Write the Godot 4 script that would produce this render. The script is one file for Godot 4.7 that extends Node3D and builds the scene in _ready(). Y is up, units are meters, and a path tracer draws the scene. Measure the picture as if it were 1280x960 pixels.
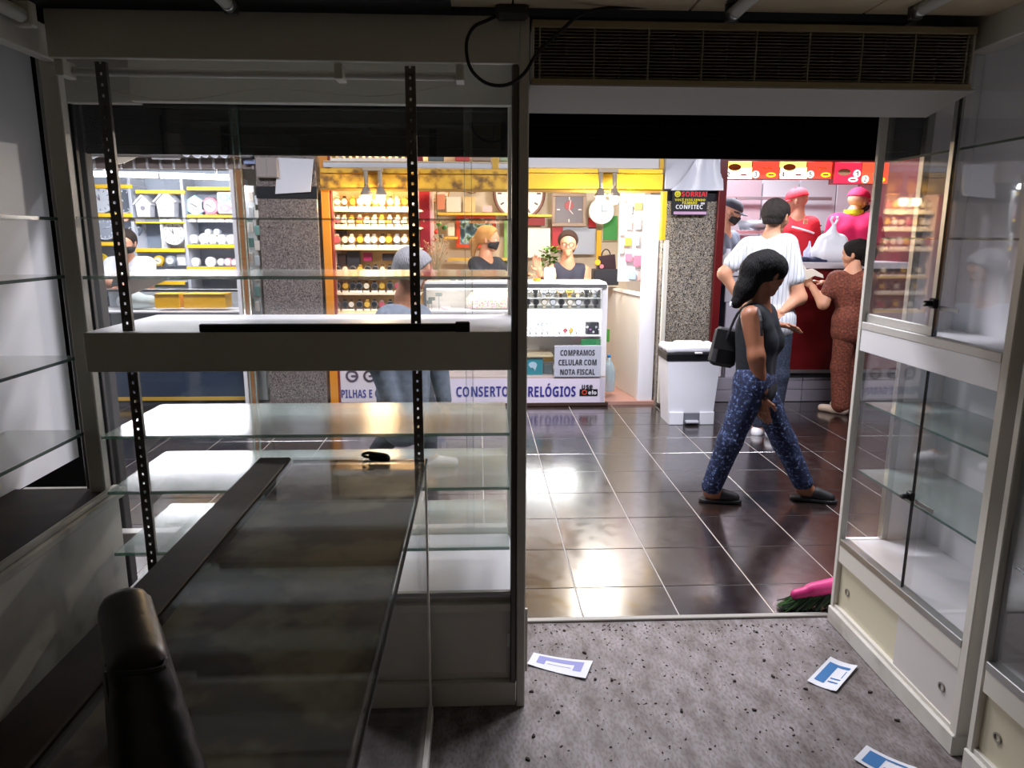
extends Node3D
# Empty dark shop seen from inside: glass display cases in front, a lit arcade of stalls beyond.

const FOC := 900.7
const EYE := Vector3(0, 1.55, 0)
const K := 1.15          # strength of the stalls' lamps
const AISLE := 2.25      # strength of the arcade's ceiling lamps
var cam_right: Vector3
var cam_up: Vector3
var cam_fwd: Vector3
var taken := {}
var mesh_store := {}
var mat_store := {}
var rng := RandomNumberGenerator.new()

# ---------------------------------------------------------------- helpers
func lens_axes():
	var p := deg_to_rad(11.6)
	var y := deg_to_rad(2.64)
	var r := deg_to_rad(0.2)
	cam_fwd = Vector3(sin(y) * cos(p), -sin(p), -cos(y) * cos(p))
	var right := Vector3(cos(y), 0, sin(y))
	var up := right.cross(cam_fwd)
	cam_right = right * cos(r) + up * sin(r)
	cam_up = -right * sin(r) + up * cos(r)

# the point that stands d metres beyond the camera's foot on the line of sight through a pixel
func P(px: float, py: float, d: float) -> Vector3:
	var v := cam_right * ((px - 640.0) / FOC) - cam_up * ((py - 480.0) / FOC) + cam_fwd
	return EYE + v * (d / -v.z)

# the point at height h on that line of sight
func F(px: float, py: float, h := 0.0) -> Vector3:
	var v := cam_right * ((px - 640.0) / FOC) - cam_up * ((py - 480.0) / FOC) + cam_fwd
	return EYE + v * ((h - EYE.y) / v.y)

func numbered(called: String) -> String:
	if not taken.has(called):
		taken[called] = 0
		return called
	taken[called] += 1
	return "%s_%03d" % [called, taken[called]]

func thing(called: String, label: String, category: String, at := Vector3.ZERO, group := "", turn := 0.0) -> Node3D:
	var o := Node3D.new()
	o.name = numbered(called)
	add_child(o)
	o.position = at
	o.rotation.y = turn
	tag(o, label, category, group)
	return o

func tag(o: Node, label: String, category := "", group := "", kind := ""):
	o.set_meta("label", label)
	if category: o.set_meta("category", category)
	if group: o.set_meta("group", group)
	if kind: o.set_meta("kind", kind)
	return o

func wpos(n: Node) -> Vector3:
	var v := Vector3.ZERO
	while n != self and n is Node3D:
		v += n.position
		n = n.get_parent()
	return v

# one named mesh under a parent; «at» is a world position (parents of parts are not turned) unless local is set
func part(called: String, mesh: Mesh, mat: Material, parent: Node, at := Vector3.ZERO, basis := Basis(), local := false) -> MeshInstance3D:
	var o := MeshInstance3D.new()
	o.mesh = mesh
	o.material_override = mat
	o.name = numbered(called) if parent == self else called
	parent.add_child(o, true)
	var off := Vector3.ZERO if (parent == self or local) else wpos(parent)
	o.transform = Transform3D(basis, at - off)
	return o

func struct(called: String, mesh: Mesh, mat: Material, at: Vector3, label: String, basis := Basis()) -> MeshInstance3D:
	var o := part(called, mesh, mat, self, at, basis)
	o.set_meta("kind", "structure")
	o.set_meta("label", label)
	return o

func solo(called: String, label: String, category: String, mesh: Mesh, mat: Material, at: Vector3, group := "", basis := Basis()) -> MeshInstance3D:
	var o := part(called, mesh, mat, self, at, basis)
	tag(o, label, category, group)
	return o

func copy_of(src: Node3D, at: Vector3, label := "", group := "") -> Node3D:
	var c: Node3D = src.duplicate()
	c.name = numbered(String(src.name).rstrip("0123456789").trim_suffix("_"))
	add_child(c)
	c.position = at
	if label: c.set_meta("label", label)
	if group: c.set_meta("group", group)
	return c

func mat(hex: String, rough := 0.6, metal := 0.0, alpha := 1.0, emit := 0.0) -> StandardMaterial3D:
	var key := "%s/%s/%s/%s/%s" % [hex, rough, metal, alpha, emit]
	if mat_store.has(key):
		return mat_store[key]
	var m := StandardMaterial3D.new()
	m.albedo_color = Color(hex)
	m.roughness = rough
	m.metallic = metal
	if alpha < 1.0:
		m.transparency = BaseMaterial3D.TRANSPARENCY_ALPHA
		m.albedo_color.a = alpha
	if emit > 0.0:
		m.emission_enabled = true
		m.emission = Color(hex)
		m.emission_energy_multiplier = emit
	mat_store[key] = m
	return m

func noise_tex(freq: float, colors: Array, stops: Array, kind := FastNoiseLite.TYPE_SIMPLEX_SMOOTH, oct := 4, sz := 512, sd := 1) -> NoiseTexture2D:
	var n := FastNoiseLite.new()
	n.seed = sd
	n.noise_type = kind
	n.frequency = freq
	n.fractal_octaves = oct
	var t := NoiseTexture2D.new()
	t.width = sz
	t.height = sz
	t.seamless = true
	t.noise = n
	var g := Gradient.new()
	var cs := PackedColorArray()
	for c in colors: cs.append(Color(c))
	g.offsets = PackedFloat32Array(stops)
	g.colors = cs
	t.color_ramp = g
	return t

func triplanar(m: StandardMaterial3D, scale: float) -> StandardMaterial3D:
	m.uv1_triplanar = true
	m.uv1_world_triplanar = true
	m.uv1_scale = Vector3.ONE * scale
	return m

# ---- mesh makers
func tri(st: SurfaceTool, a: Vector3, b: Vector3, c: Vector3, mid: Vector3):
	if (b - a).cross(c - a).dot(a + b + c - mid * 3.0) > 0:
		st.add_vertex(a); st.add_vertex(c); st.add_vertex(b)
	else:
		st.add_vertex(a); st.add_vertex(b); st.add_vertex(c)

func quad(st: SurfaceTool, a: Vector3, b: Vector3, c: Vector3, d: Vector3, mid: Vector3):
	tri(st, a, b, c, mid)
	tri(st, a, c, d, mid)

func starts() -> SurfaceTool:
	var st := SurfaceTool.new()
	st.begin(Mesh.PRIMITIVE_TRIANGLES)
	st.set_smooth_group(-1)
	return st

func ends(st: SurfaceTool) -> ArrayMesh:
	st.generate_normals()
	return st.commit()

func add_box(st: SurfaceTool, c: Vector3, s: Vector3, bev := 0.0, basis := Basis()):
	var h := s * 0.5
	var b: float = minf(bev, minf(h.x, minf(h.y, h.z)) * 0.45)
	if b <= 0.0:
		var v := []
		for i in 8:
			v.append(c + basis * Vector3(h.x * (1 if i & 1 else -1), h.y * (1 if i & 2 else -1), h.z * (1 if i & 4 else -1)))
		for q in [[0, 1, 3, 2], [4, 5, 7, 6], [0, 1, 5, 4], [2, 3, 7, 6], [0, 2, 6, 4], [1, 3, 7, 5]]:
			quad(st, v[q[0]], v[q[1]], v[q[2]], v[q[3]], c)
		return
	var vx := {}
	for i in 8:
		var sg := Vector3(1 if i & 1 else -1, 1 if i & 2 else -1, 1 if i & 4 else -1)
		for a in 3:
			var q := Vector3(h.x - b, h.y - b, h.z - b)
			q[a] = h[a]
			vx[i * 3 + a] = c + basis * (q * sg)
	for a in 3:
		var u := 1 << ((a + 1) % 3)
		var w := 1 << ((a + 2) % 3)
		for s2 in [0, 1 << a]:
			quad(st, vx[s2 * 3 + a], vx[(s2 | u) * 3 + a], vx[(s2 | u | w) * 3 + a], vx[(s2 | w) * 3 + a], c)
	for a in 3:  # edges along axis a
		var a1 := (a + 1) % 3
		var a2 := (a + 2) % 3
		for k in 4:
			var i := ((1 << a1) if k & 1 else 0) | ((1 << a2) if k & 2 else 0)
			var j := i | (1 << a)
			quad(st, vx[i * 3 + a1], vx[j * 3 + a1], vx[j * 3 + a2], vx[i * 3 + a2], c)
	for i in 8:
		tri(st, vx[i * 3], vx[i * 3 + 1], vx[i * 3 + 2], c)

func box_mesh(s: Vector3, bev := 0.002) -> ArrayMesh:
	var key := "b%.4f,%.4f,%.4f,%.4f" % [s.x, s.y, s.z, bev]
	if not mesh_store.has(key):
		var st := starts()
		add_box(st, Vector3.ZERO, s, bev)
		mesh_store[key] = ends(st)
	return mesh_store[key]

# box between two opposite corners, as a part
func slab(called: String, a: Vector3, b: Vector3, m: Material, parent: Node, bev := 0.002) -> MeshInstance3D:
	return part(called, box_mesh((b - a).abs(), bev), m, parent, (a + b) * 0.5)

# box whose front face covers a pixel rectangle at distance d, going back by «deep»
func pslab(called: String, x0: float, y0: float, x1: float, y1: float, d: float, deep: float, m: Material, parent: Node, bev := 0.002) -> MeshInstance3D:
	var a := Vector3(P(x0, (y0 + y1) / 2, d).x, P((x0 + x1) / 2, y1, d).y, -d)
	var b := Vector3(P(x1, (y0 + y1) / 2, d).x, P((x0 + x1) / 2, y0, d).y, -d - deep)
	return slab(called, a, b, m, parent, bev)

func pmid(x0: float, y0: float, x1: float, y1: float, d: float) -> Vector3:
	return (P(x0, y1, d) + P(x1, y0, d)) * 0.5

func lathe(profile: Array, seg := 20, smooth := true) -> ArrayMesh:
	var st := starts()
	if smooth: st.set_smooth_group(0)
	for i in profile.size() - 1:
		var p: Vector2 = profile[i]
		var q: Vector2 = profile[i + 1]
		for k in seg:
			var t0 := TAU * k / seg
			var t1 := TAU * (k + 1) / seg
			var a := Vector3(p.x * cos(t0), p.y, p.x * sin(t0))
			var b := Vector3(p.x * cos(t1), p.y, p.x * sin(t1))
			var c := Vector3(q.x * cos(t1), q.y, q.x * sin(t1))
			var d := Vector3(q.x * cos(t0), q.y, q.x * sin(t0))
			if p.x > 1e-6:
				st.add_vertex(a); st.add_vertex(b); st.add_vertex(c)
			if q.x > 1e-6:
				st.add_vertex(a); st.add_vertex(c); st.add_vertex(d)
	return ends(st)

func disc_mesh(r: float, thick: float, seg := 24) -> ArrayMesh:   # axis along z, rounded rim
	var key := "d%.4f,%.4f,%d" % [r, thick, seg]
	if not mesh_store.has(key):
		var m := lathe([Vector2(0, -thick / 2), Vector2(r * 0.93, -thick / 2), Vector2(r, -thick * 0.25), Vector2(r, thick * 0.25), Vector2(r * 0.93, thick / 2), Vector2(0, thick / 2)], seg, false)
		var st := SurfaceTool.new()
		st.begin(Mesh.PRIMITIVE_TRIANGLES)
		st.append_from(m, 0, Transform3D(Basis(Vector3.RIGHT, PI / 2), Vector3.ZERO))
		mesh_store[key] = st.commit()
	return mesh_store[key]

func ring_mesh(r: float, w: float, thick: float, seg := 28) -> ArrayMesh:   # axis along z
	var key := "r%.4f,%.4f,%.4f" % [r, w, thick]
	if not mesh_store.has(key):
		var h := thick / 2
		var m := lathe([Vector2(r - w, -h), Vector2(r, -h), Vector2(r, h * 0.3), Vector2(r - w * 0.4, h), Vector2(r - w, h * 0.5), Vector2(r - w, -h)], seg, false)
		var st := SurfaceTool.new()
		st.begin(Mesh.PRIMITIVE_TRIANGLES)
		st.append_from(m, 0, Transform3D(Basis(Vector3.RIGHT, PI / 2), Vector3.ZERO))
		mesh_store[key] = st.commit()
	return mesh_store[key]

func add_tube(st: SurfaceTool, pts: Array, radii, seg := 8, caps := true):
	var n := pts.size()
	var side := Vector3.ZERO
	var rings := []
	for i in n:
		var t: Vector3 = (pts[mini(i + 1, n - 1)] - pts[maxi(i - 1, 0)]).normalized()
		if side == Vector3.ZERO:
			side = t.cross(Vector3.UP if absf(t.y) < 0.9 else Vector3.RIGHT).normalized()
		side = (side - t * side.dot(t)).normalized()
		var up := t.cross(side)
		var r: float = radii[i] if radii is Array else radii
		var ring := []
		for k in seg:
			ring.append(pts[i] + (side * cos(TAU * k / seg) + up * sin(TAU * k / seg)) * r)
		rings.append(ring)
	for i in n - 1:
		var mid: Vector3 = (pts[i] + pts[i + 1]) * 0.5
		for k in seg:
			var k1 := (k + 1) % seg
			quad(st, rings[i][k], rings[i][k1], rings[i + 1][k1], rings[i + 1][k], mid)
	if caps:
		for k in range(1, seg - 1):
			tri(st, rings[0][0], rings[0][k], rings[0][k + 1], pts[1])
			tri(st, rings[n - 1][0], rings[n - 1][k], rings[n - 1][k + 1], pts[n - 2])

func tube_mesh(pts: Array, radii, seg := 8) -> ArrayMesh:
	var st := starts()
	if seg > 6: st.set_smooth_group(0)
	add_tube(st, pts, radii, seg)
	return ends(st)

func curve_pts(ctrl: Array, n := 24) -> Array:
	var c := Curve3D.new()
	for i in ctrl.size():
		var t: Vector3 = (ctrl[mini(i + 1, ctrl.size() - 1)] - ctrl[maxi(i - 1, 0)]) / 6.0
		c.add_point(ctrl[i], -t, t)
	var out := []
	for i in n + 1:
		out.append(c.samplef(float(i) / n * (ctrl.size() - 1)))
	return out

# flat outline (x, y) pushed back along -z by «deep», centred on z
func extrude(outline: Array, deep: float) -> ArrayMesh:
	var st := starts()
	var poly := PackedVector2Array(outline)
	var idx := Geometry2D.triangulate_polygon(poly)
	var h := deep / 2
	for i in range(0, idx.size(), 3):
		var v := [poly[idx[i]], poly[idx[i + 1]], poly[idx[i + 2]]]
		for s in [1, -1]:
			tri(st, Vector3(v[0].x, v[0].y, h * s), Vector3(v[1].x, v[1].y, h * s), Vector3(v[2].x, v[2].y, h * s), Vector3(v[0].x, v[0].y, 0))
	var cw := Geometry2D.is_polygon_clockwise(poly)
	for i in poly.size():
		var a := poly[i]
		var b := poly[(i + 1) % poly.size()]
		var n := (b - a).orthogonal()
		if not cw: n = -n
		var inner := Vector3((a.x + b.x) / 2 + n.x * 10.0, (a.y + b.y) / 2 + n.y * 10.0, 0)
		quad(st, Vector3(a.x, a.y, h), Vector3(b.x, b.y, h), Vector3(b.x, b.y, -h), Vector3(a.x, a.y, -h), inner)
	return ends(st)

func ellipse(rx: float, ry: float, n := 24, cx := 0.0, cy := 0.0) -> Array:
	var out := []
	for i in n:
		out.append(Vector2(cx + rx * cos(TAU * i / n), cy + ry * sin(TAU * i / n)))
	return out

# raised lettering that fits a width and height, facing +z, centred at a point
func letters(called: String, words: String, w: float, h: float, m: Material, parent: Node, at: Vector3, basis := Basis(), local := false, fam := "Droid Sans", bold := true) -> MeshInstance3D:
	var t := TextMesh.new()
	var f := SystemFont.new()
	f.font_names = PackedStringArray([fam])
	f.font_weight = 700 if bold else 400
	t.font = f
	t.text = words
	t.font_size = 32
	t.pixel_size = 0.01
	t.depth = 0.01
	t.curve_step = 2.0
	t.horizontal_alignment = HORIZONTAL_ALIGNMENT_CENTER
	t.vertical_alignment = VERTICAL_ALIGNMENT_CENTER
	var bb := t.get_aabb()
	var sc := Vector3(w / maxf(bb.size.x, 0.001), h / maxf(bb.size.y, 0.001), 0.15)
	# bake the fitted letters so that no node is scaled
	var st := SurfaceTool.new()
	st.begin(Mesh.PRIMITIVE_TRIANGLES)
	for s in t.get_surface_count():
		st.append_from(t, s, Transform3D(Basis.from_scale(sc), -bb.get_center() * sc))
	return part(called, st.commit(), m, parent, at, basis, local)

# ---------------------------------------------------------------- people: bones joined by a smooth minimum, meshed as surface nets
# bones: [from, to, radius_from, radius_to] (a fifth value 1 cuts away); clips: [normal, distance] keeps normal.p <= distance
func blob(bones: Array, cell: float, k: float, clips: Array = []) -> ArrayMesh:
	var lo := Vector3.INF
	var hi := -Vector3.INF
	for b in bones:
		if b.size() > 4: continue
		var r: float = maxf(b[2], b[3]) + cell * 2.0
		for q in [b[0], b[1]]:
			lo = lo.min(q - Vector3.ONE * r)
			hi = hi.max(q + Vector3.ONE * r)
	var nx := int((hi.x - lo.x) / cell) + 2
	var ny := int((hi.y - lo.y) / cell) + 2
	var nz := int((hi.z - lo.z) / cell) + 2
	var f := PackedFloat32Array()
	f.resize(nx * ny * nz)
	f.fill(1.0)
	for b in bones:
		var a: Vector3 = b[0]
		var ba: Vector3 = b[1] - b[0]
		var ra: float = b[2]
		var dr: float = b[3] - b[2]
		var cut: bool = b.size() > 4
		var inv := 1.0 / maxf(ba.length_squared(), 1e-9)
		var m := maxf(ra, ra + dr) + maxf(k, cell * 2.0)
		var b0 := (a.min(b[1]) - Vector3.ONE * m - lo) / cell
		var b1 := (a.max(b[1]) + Vector3.ONE * m - lo) / cell
		var x0 := maxi(0, int(b0.x)); var x1 := mini(nx - 1, int(b1.x) + 1)
		var y0 := maxi(0, int(b0.y)); var y1 := mini(ny - 1, int(b1.y) + 1)
		var z0 := maxi(0, int(b0.z)); var z1 := mini(nz - 1, int(b1.z) + 1)
		for z in range(z0, z1 + 1):
			for y in range(y0, y1 + 1):
				var at := (z * ny + y) * nx + x0
				var p := Vector3(lo.x + x0 * cell, lo.y + y * cell, lo.z + z * cell) - a
				for x in range(x0, x1 + 1):
					var t := clampf(p.dot(ba) * inv, 0.0, 1.0)
					var d := (p - ba * t).length() - ra - dr * t
					var v := f[at]
					if cut:
						f[at] = maxf(v, -d)
					elif d < v + k:
						var h := k - absf(v - d)
						f[at] = (v if v < d else d) - (h * h / k * 0.25 if h > 0.0 else 0.0)
					at += 1
					p.x += cell
	for c in clips:
		var n: Vector3 = c[0]
		var at := 0
		for z in nz:
			for y in ny:
				var v: float = n.dot(Vector3(lo.x, lo.y + y * cell, lo.z + z * cell)) - c[1]
				for x in nx:
					if v > f[at]: f[at] = v
					at += 1
					v += n.x * cell
	# surface nets
	var verts := PackedVector3Array()
	var norms := PackedVector3Array()
	var index := PackedInt32Array()
	var ids := PackedInt32Array()
	ids.resize(nx * ny * nz)
	ids.fill(-1)
	var sy := nx
	var sz := nx * ny
	var off := [0, 1, sy, sy + 1, sz, sz + 1, sz + sy, sz + sy + 1]
	for z in nz - 1:
		for y in ny - 1:
			var at := (z * ny + y) * nx
			for x in nx - 1:
				var i := at + x
				var v0 := f[i]
				if v0 > cell * 2.0 or v0 < -cell * 2.0:
					continue
				var v1 := f[i + 1]; var v2 := f[i + sy]; var v3 := f[i + sy + 1]
				var v4 := f[i + sz]; var v5 := f[i + sz + 1]; var v6 := f[i + sz + sy]; var v7 := f[i + sz + sy + 1]
				var neg := int(v0 < 0) + int(v1 < 0) + int(v2 < 0) + int(v3 < 0) + int(v4 < 0) + int(v5 < 0) + int(v6 < 0) + int(v7 < 0)
				if neg == 0 or neg == 8:
					continue
				var s := Vector3.ZERO
				var n := 0
				if (v0 < 0) != (v1 < 0): s += Vector3(v0 / (v0 - v1), 0, 0); n += 1
				if (v2 < 0) != (v3 < 0): s += Vector3(v2 / (v2 - v3), 1, 0); n += 1
				if (v4 < 0) != (v5 < 0): s += Vector3(v4 / (v4 - v5), 0, 1); n += 1
				if (v6 < 0) != (v7 < 0): s += Vector3(v6 / (v6 - v7), 1, 1); n += 1
				if (v0 < 0) != (v2 < 0): s += Vector3(0, v0 / (v0 - v2), 0); n += 1
				if (v1 < 0) != (v3 < 0): s += Vector3(1, v1 / (v1 - v3), 0); n += 1
				if (v4 < 0) != (v6 < 0): s += Vector3(0, v4 / (v4 - v6), 1); n += 1
				if (v5 < 0) != (v7 < 0): s += Vector3(1, v5 / (v5 - v7), 1); n += 1
				if (v0 < 0) != (v4 < 0): s += Vector3(0, 0, v0 / (v0 - v4)); n += 1
				if (v1 < 0) != (v5 < 0): s += Vector3(1, 0, v1 / (v1 - v5)); n += 1
				if (v2 < 0) != (v6 < 0): s += Vector3(0, 1, v2 / (v2 - v6)); n += 1
				if (v3 < 0) != (v7 < 0): s += Vector3(1, 1, v3 / (v3 - v7)); n += 1
				ids[i] = verts.size()
				verts.append(lo + (Vector3(x, y, z) + s / n) * cell)
				norms.append(Vector3(v1 + v3 + v5 + v7 - v0 - v2 - v4 - v6, v2 + v3 + v6 + v7 - v0 - v1 - v4 - v5, v4 + v5 + v6 + v7 - v0 - v1 - v2 - v3).normalized())
	for z in range(1, nz - 1):
		for y in range(1, ny - 1):
			for x in range(1, nx - 1):
				var i := (z * ny + y) * nx + x
				var i0 := ids[i]
				if i0 < 0: continue
				var inside := f[i] < 0
				if inside != (f[i + 1] < 0): net_quad(index, i0, ids[i - sy], ids[i - sy - sz], ids[i - sz], inside)
				if inside != (f[i + sy] < 0): net_quad(index, i0, ids[i - sz], ids[i - sz - 1], ids[i - 1], inside)
				if inside != (f[i + sz] < 0): net_quad(index, i0, ids[i - 1], ids[i - 1 - sy], ids[i - sy], inside)
	var arr := []
	arr.resize(Mesh.ARRAY_MAX)
	arr[Mesh.ARRAY_VERTEX] = verts
	arr[Mesh.ARRAY_NORMAL] = norms
	arr[Mesh.ARRAY_INDEX] = index
	var m := ArrayMesh.new()
	if verts.size() and index.size():
		m.add_surface_from_arrays(Mesh.PRIMITIVE_TRIANGLES, arr)
	return m

func net_quad(index: PackedInt32Array, a: int, b: int, c: int, d: int, inside: bool):
	if b < 0 or c < 0 or d < 0: return
	if inside:
		index.append_array(PackedInt32Array([a, c, b, a, d, c]))
	else:
		index.append_array(PackedInt32Array([a, b, c, a, c, d]))

func joined(list: Array) -> ArrayMesh:
	var st := SurfaceTool.new()
	st.begin(Mesh.PRIMITIVE_TRIANGLES)
	for m in list:
		if m.get_surface_count(): st.append_from(m, 0, Transform3D())
	return st.commit()

func shifted(m: Mesh, by: Vector3) -> ArrayMesh:
	var st := SurfaceTool.new()
	st.begin(Mesh.PRIMITIVE_TRIANGLES)
	for s in m.get_surface_count(): st.append_from(m, s, Transform3D(Basis(), by))
	return st.commit()

# head: local axes x = its left... x right as seen from behind, y up, z the way it faces; o is the skull's centre
func head_bones(o: Vector3, B: Basis, s: float) -> Array:
	var out := []
	for q in [
		[0, .035, -.025, 0, .03, .02, .088, .084], [0, -.02, .03, 0, -.072, .058, .066, .036],
		[-.035, -.02, .05, .035, -.02, .05, .036, .036], [-.028, .032, .078, .028, .032, .078, .018, .018],
		[0, .018, .088, 0, -.016, .101, .009, .011], [-.012, -.022, .092, .012, -.022, .092, .010, .010],
		[-.018, -.052, .084, .018, -.052, .084, .010, .010], [0, -.085, .07, 0, -.088, .074, .018, .018],
		[-.082, .012, -.005, -.084, -.02, .0, .014, .010], [.082, .012, -.005, .084, -.02, .0, .014, .010]]:
		out.append([o + B * Vector3(q[0], q[1], q[2]) * s, o + B * Vector3(q[3], q[4], q[5]) * s, q[6] * s, q[7] * s])
	for x in [-.033, .033]:
		out.append([o + B * Vector3(x, .008, .108) * s, o + B * Vector3(x, .008, .110) * s, .017 * s, .017 * s, 1])
	return out

# a hand: palm of four metacarpals, four fingers of different lengths bent by «curl», a thumb from the side
func hand_bones(wrist: Vector3, along: Vector3, palm: Vector3, curl: float, thumb: float, s := 1.0) -> Array:
	var y := along.normalized()
	var z := (palm - y * palm.dot(y)).normalized()
	var x := y.cross(z)
	var out := [[wrist - y * .03 * s, wrist + y * .02 * s, .026 * s, .024 * s]]
	for i in 4:
		var sx := (i - 1.5) * .019 * s
		var k := wrist + y * (.088 - absf(i - 1.2) * .005) * s + x * sx * thumb
		out.append([wrist + y * .015 * s + x * sx * .6 * thumb, k, .013 * s, .0115 * s])
		var p := k
		var ang := curl * .45
		var lens = [.042, .047, .044, .034][i]
		for j in 3:
			var dir := y * cos(ang) + z * sin(ang)
			var n: Vector3 = p + dir * lens * s * [1.0, .62, .5][j]
			out.append([p, n, (.0098 - j * .001) * s, (.0088 - j * .001) * s])
			p = n
			ang += curl * .55
	var b := wrist + y * .025 * s - x * .024 * s * thumb
	var m := b + (y * .6 - x * .7 * thumb + z * .25).normalized() * .042 * s
	out.append([b, m, .015 * s, .011 * s])
	out.append([m, m + (y * .9 - x * .25 * thumb + z * (.2 + curl * .3)).normalized() * .03 * s, .011 * s, .0085 * s])
	return out

# J: joints in the world (neck, shl, shr, ell, elr, wrl, wrr, hpl, hpr, knl, knr, anl, anr, tol, tor, head); o: options
func person(label: String, J: Dictionary, o: Dictionary) -> Node3D:
	var s: float = o.get("s", 1.0)
	var w: float = o.get("w", 1.0)      # girth
	var base: Vector3 = o.get("base", Vector3((J.anl.x + J.anr.x) / 2, 0, (J.anl.z + J.anr.z) / 2))
	var root := thing("person", label, "person", base)
	var HB: Basis = o.head_basis
	var cell: float = o.get("cell", .016)
	var chest: Vector3 = (J.shl + J.shr) / 2
	var pel: Vector3 = (J.hpl + J.hpr) / 2
	var skin: Material = o.skin
	var torso := [
		[J.neck, J.head + HB * Vector3(0, -.03, -.02) * s, .056 * s, .052 * s],
		[chest + (J.shl - chest) * .72, chest + (J.shr - chest) * .72, .062 * s * w, .062 * s * w],
		[J.neck, chest, .06 * s, .07 * s],
		[chest + (J.shl - chest) * .42 + Vector3(0, -.08, 0) * s, pel + (J.hpl - pel) * .5 + Vector3(0, .1, 0) * s, .098 * s * w, .092 * s * w],
		[chest + (J.shr - chest) * .42 + Vector3(0, -.08, 0) * s, pel + (J.hpr - pel) * .5 + Vector3(0, .1, 0) * s, .098 * s * w, .092 * s * w],
		[pel + (J.hpl - pel) * .75, pel + (J.hpr - pel) * .75, .105 * s * w, .105 * s * w]]
	if o.has("bust"):
		var fwd: Vector3 = o.bust
		for q in [J.shl, J.shr]:
			var b: Vector3 = chest.lerp(q, .45) + Vector3(0, -.16, 0) * s + fwd * .075 * s
			torso.append([b, b + Vector3(0, -.015, 0), .062 * s * w, .062 * s * w])
	var arms := []
	for e in ["l", "r"]:
		arms.append([J["sh" + e], J["el" + e], .052 * s * w, .041 * s * w])
		arms.append([J["el" + e], J["wr" + e], .043 * s * w, .028 * s])
	var legs := []
	for e in ["l", "r"]:
		legs.append([J["hp" + e], J["kn" + e], .088 * s * w, .058 * s * w])
		legs.append([J["kn" + e], J["an" + e], .06 * s * w, .036 * s])
	var feet := []
	for e in ["l", "r"]:
		feet.append([J["an" + e] + Vector3(0, -.03, 0) * s, J["to" + e], .038 * s, .026 * s])
		feet.append([J["an" + e], J["an" + e] + Vector3(0, -.04, 0) * s, .036 * s, .036 * s])
	var pieces := [blob(torso + arms + legs + feet, cell, .04)]
	pieces.append(blob(head_bones(J.head, HB, s), .0065, .018))
	for e in ["l", "r"]:
		var h: Dictionary = o.get("hand_" + e, {})
		var al: Vector3 = h.get("along", J["wr" + e] - J["el" + e])
		pieces.append(blob(hand_bones(J["wr" + e], al, h.get("palm", Vector3(0, -1, 0)), h.get("curl", .5), h.get("thumb", 1.0), s * 1.05), .0045, .007))
	var body := part("body", joined(pieces), skin, root, Vector3.ZERO, Basis(), false)
	# eyes
	for x in [-.033, .033]:
		var e := part("eye", sphere(.0125 * s), mat("e8e4dc", .3), root, J.head + HB * Vector3(x, .008, .087) * s)
		part("iris", sphere(.006 * s), mat("2a1a10", .2), e, J.head + HB * Vector3(x, .008, .0955) * s)
	var sleeve: float = o.get("sleeve", .6)
	var g: float = o.get("gap", .012)
	if o.has("top"):
		var tb := []
		for i in torso.size():
			if i == 0 or (i == 2 and not o.get("collar", false)): continue
			var b: Array = torso[i].duplicate()
			b[2] += g; b[3] += g
			tb.append(b)
		if o.has("hem"):   # a loose hem below the waist
			tb.append([pel + (J.hpl - pel) * .8, pel + (J.hpl - pel) * .8 + Vector3(0, -o.hem, 0), .112 * s * w + g, .115 * s * w + g])
			tb.append([pel + (J.hpr - pel) * .8, pel + (J.hpr - pel) * .8 + Vector3(0, -o.hem, 0), .112 * s * w + g, .115 * s * w + g])
		var clips: Array = o.get("top_clips", []).duplicate()
		if sleeve > 0.0:
			for e in ["l", "r"]:
				var a: Vector3 = J["sh" + e]
				var d: Vector3 = J["el" + e] - a
				tb.append([a, a + d * minf(sleeve, 1.0), .056 * s * w + g, (.056 - .008 * sleeve) * s * w + g * 1.2])
				if sleeve > 1.0:
					tb.append([J["el" + e], J["el" + e].lerp(J["wr" + e], sleeve - 1.0), .045 * s * w + g, .034 * s + g])
		part("shirt" if not o.has("top_name") else o.top_name, blob(tb, cell * .9, .035, clips), o.top, root, Vector3.ZERO)
	if o.has("bottom"):
		var lb := []
		var leg: float = o.get("leg", .93)
		var flare: float = o.get("flare", .012)
		lb.append([pel + (J.hpl - pel) * .75 + Vector3(0, .05, 0), pel + (J.hpr - pel) * .75 + Vector3(0, .05, 0), .106 * s * w + .007, .106 * s * w + .007])
		for e in ["l", "r"]:
			lb.append([J["hp" + e], J["kn" + e], .09 * s * w + .01, .06 * s * w + .012])
			lb.append([J["kn" + e], J["kn" + e].lerp(J["an" + e], leg), .062 * s * w + .012, .044 * s + flare])
		part(o.get("bottom_name", "trousers"), blob(lb, cell * .9, .03), o.bottom, root, Vector3.ZERO)
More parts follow.
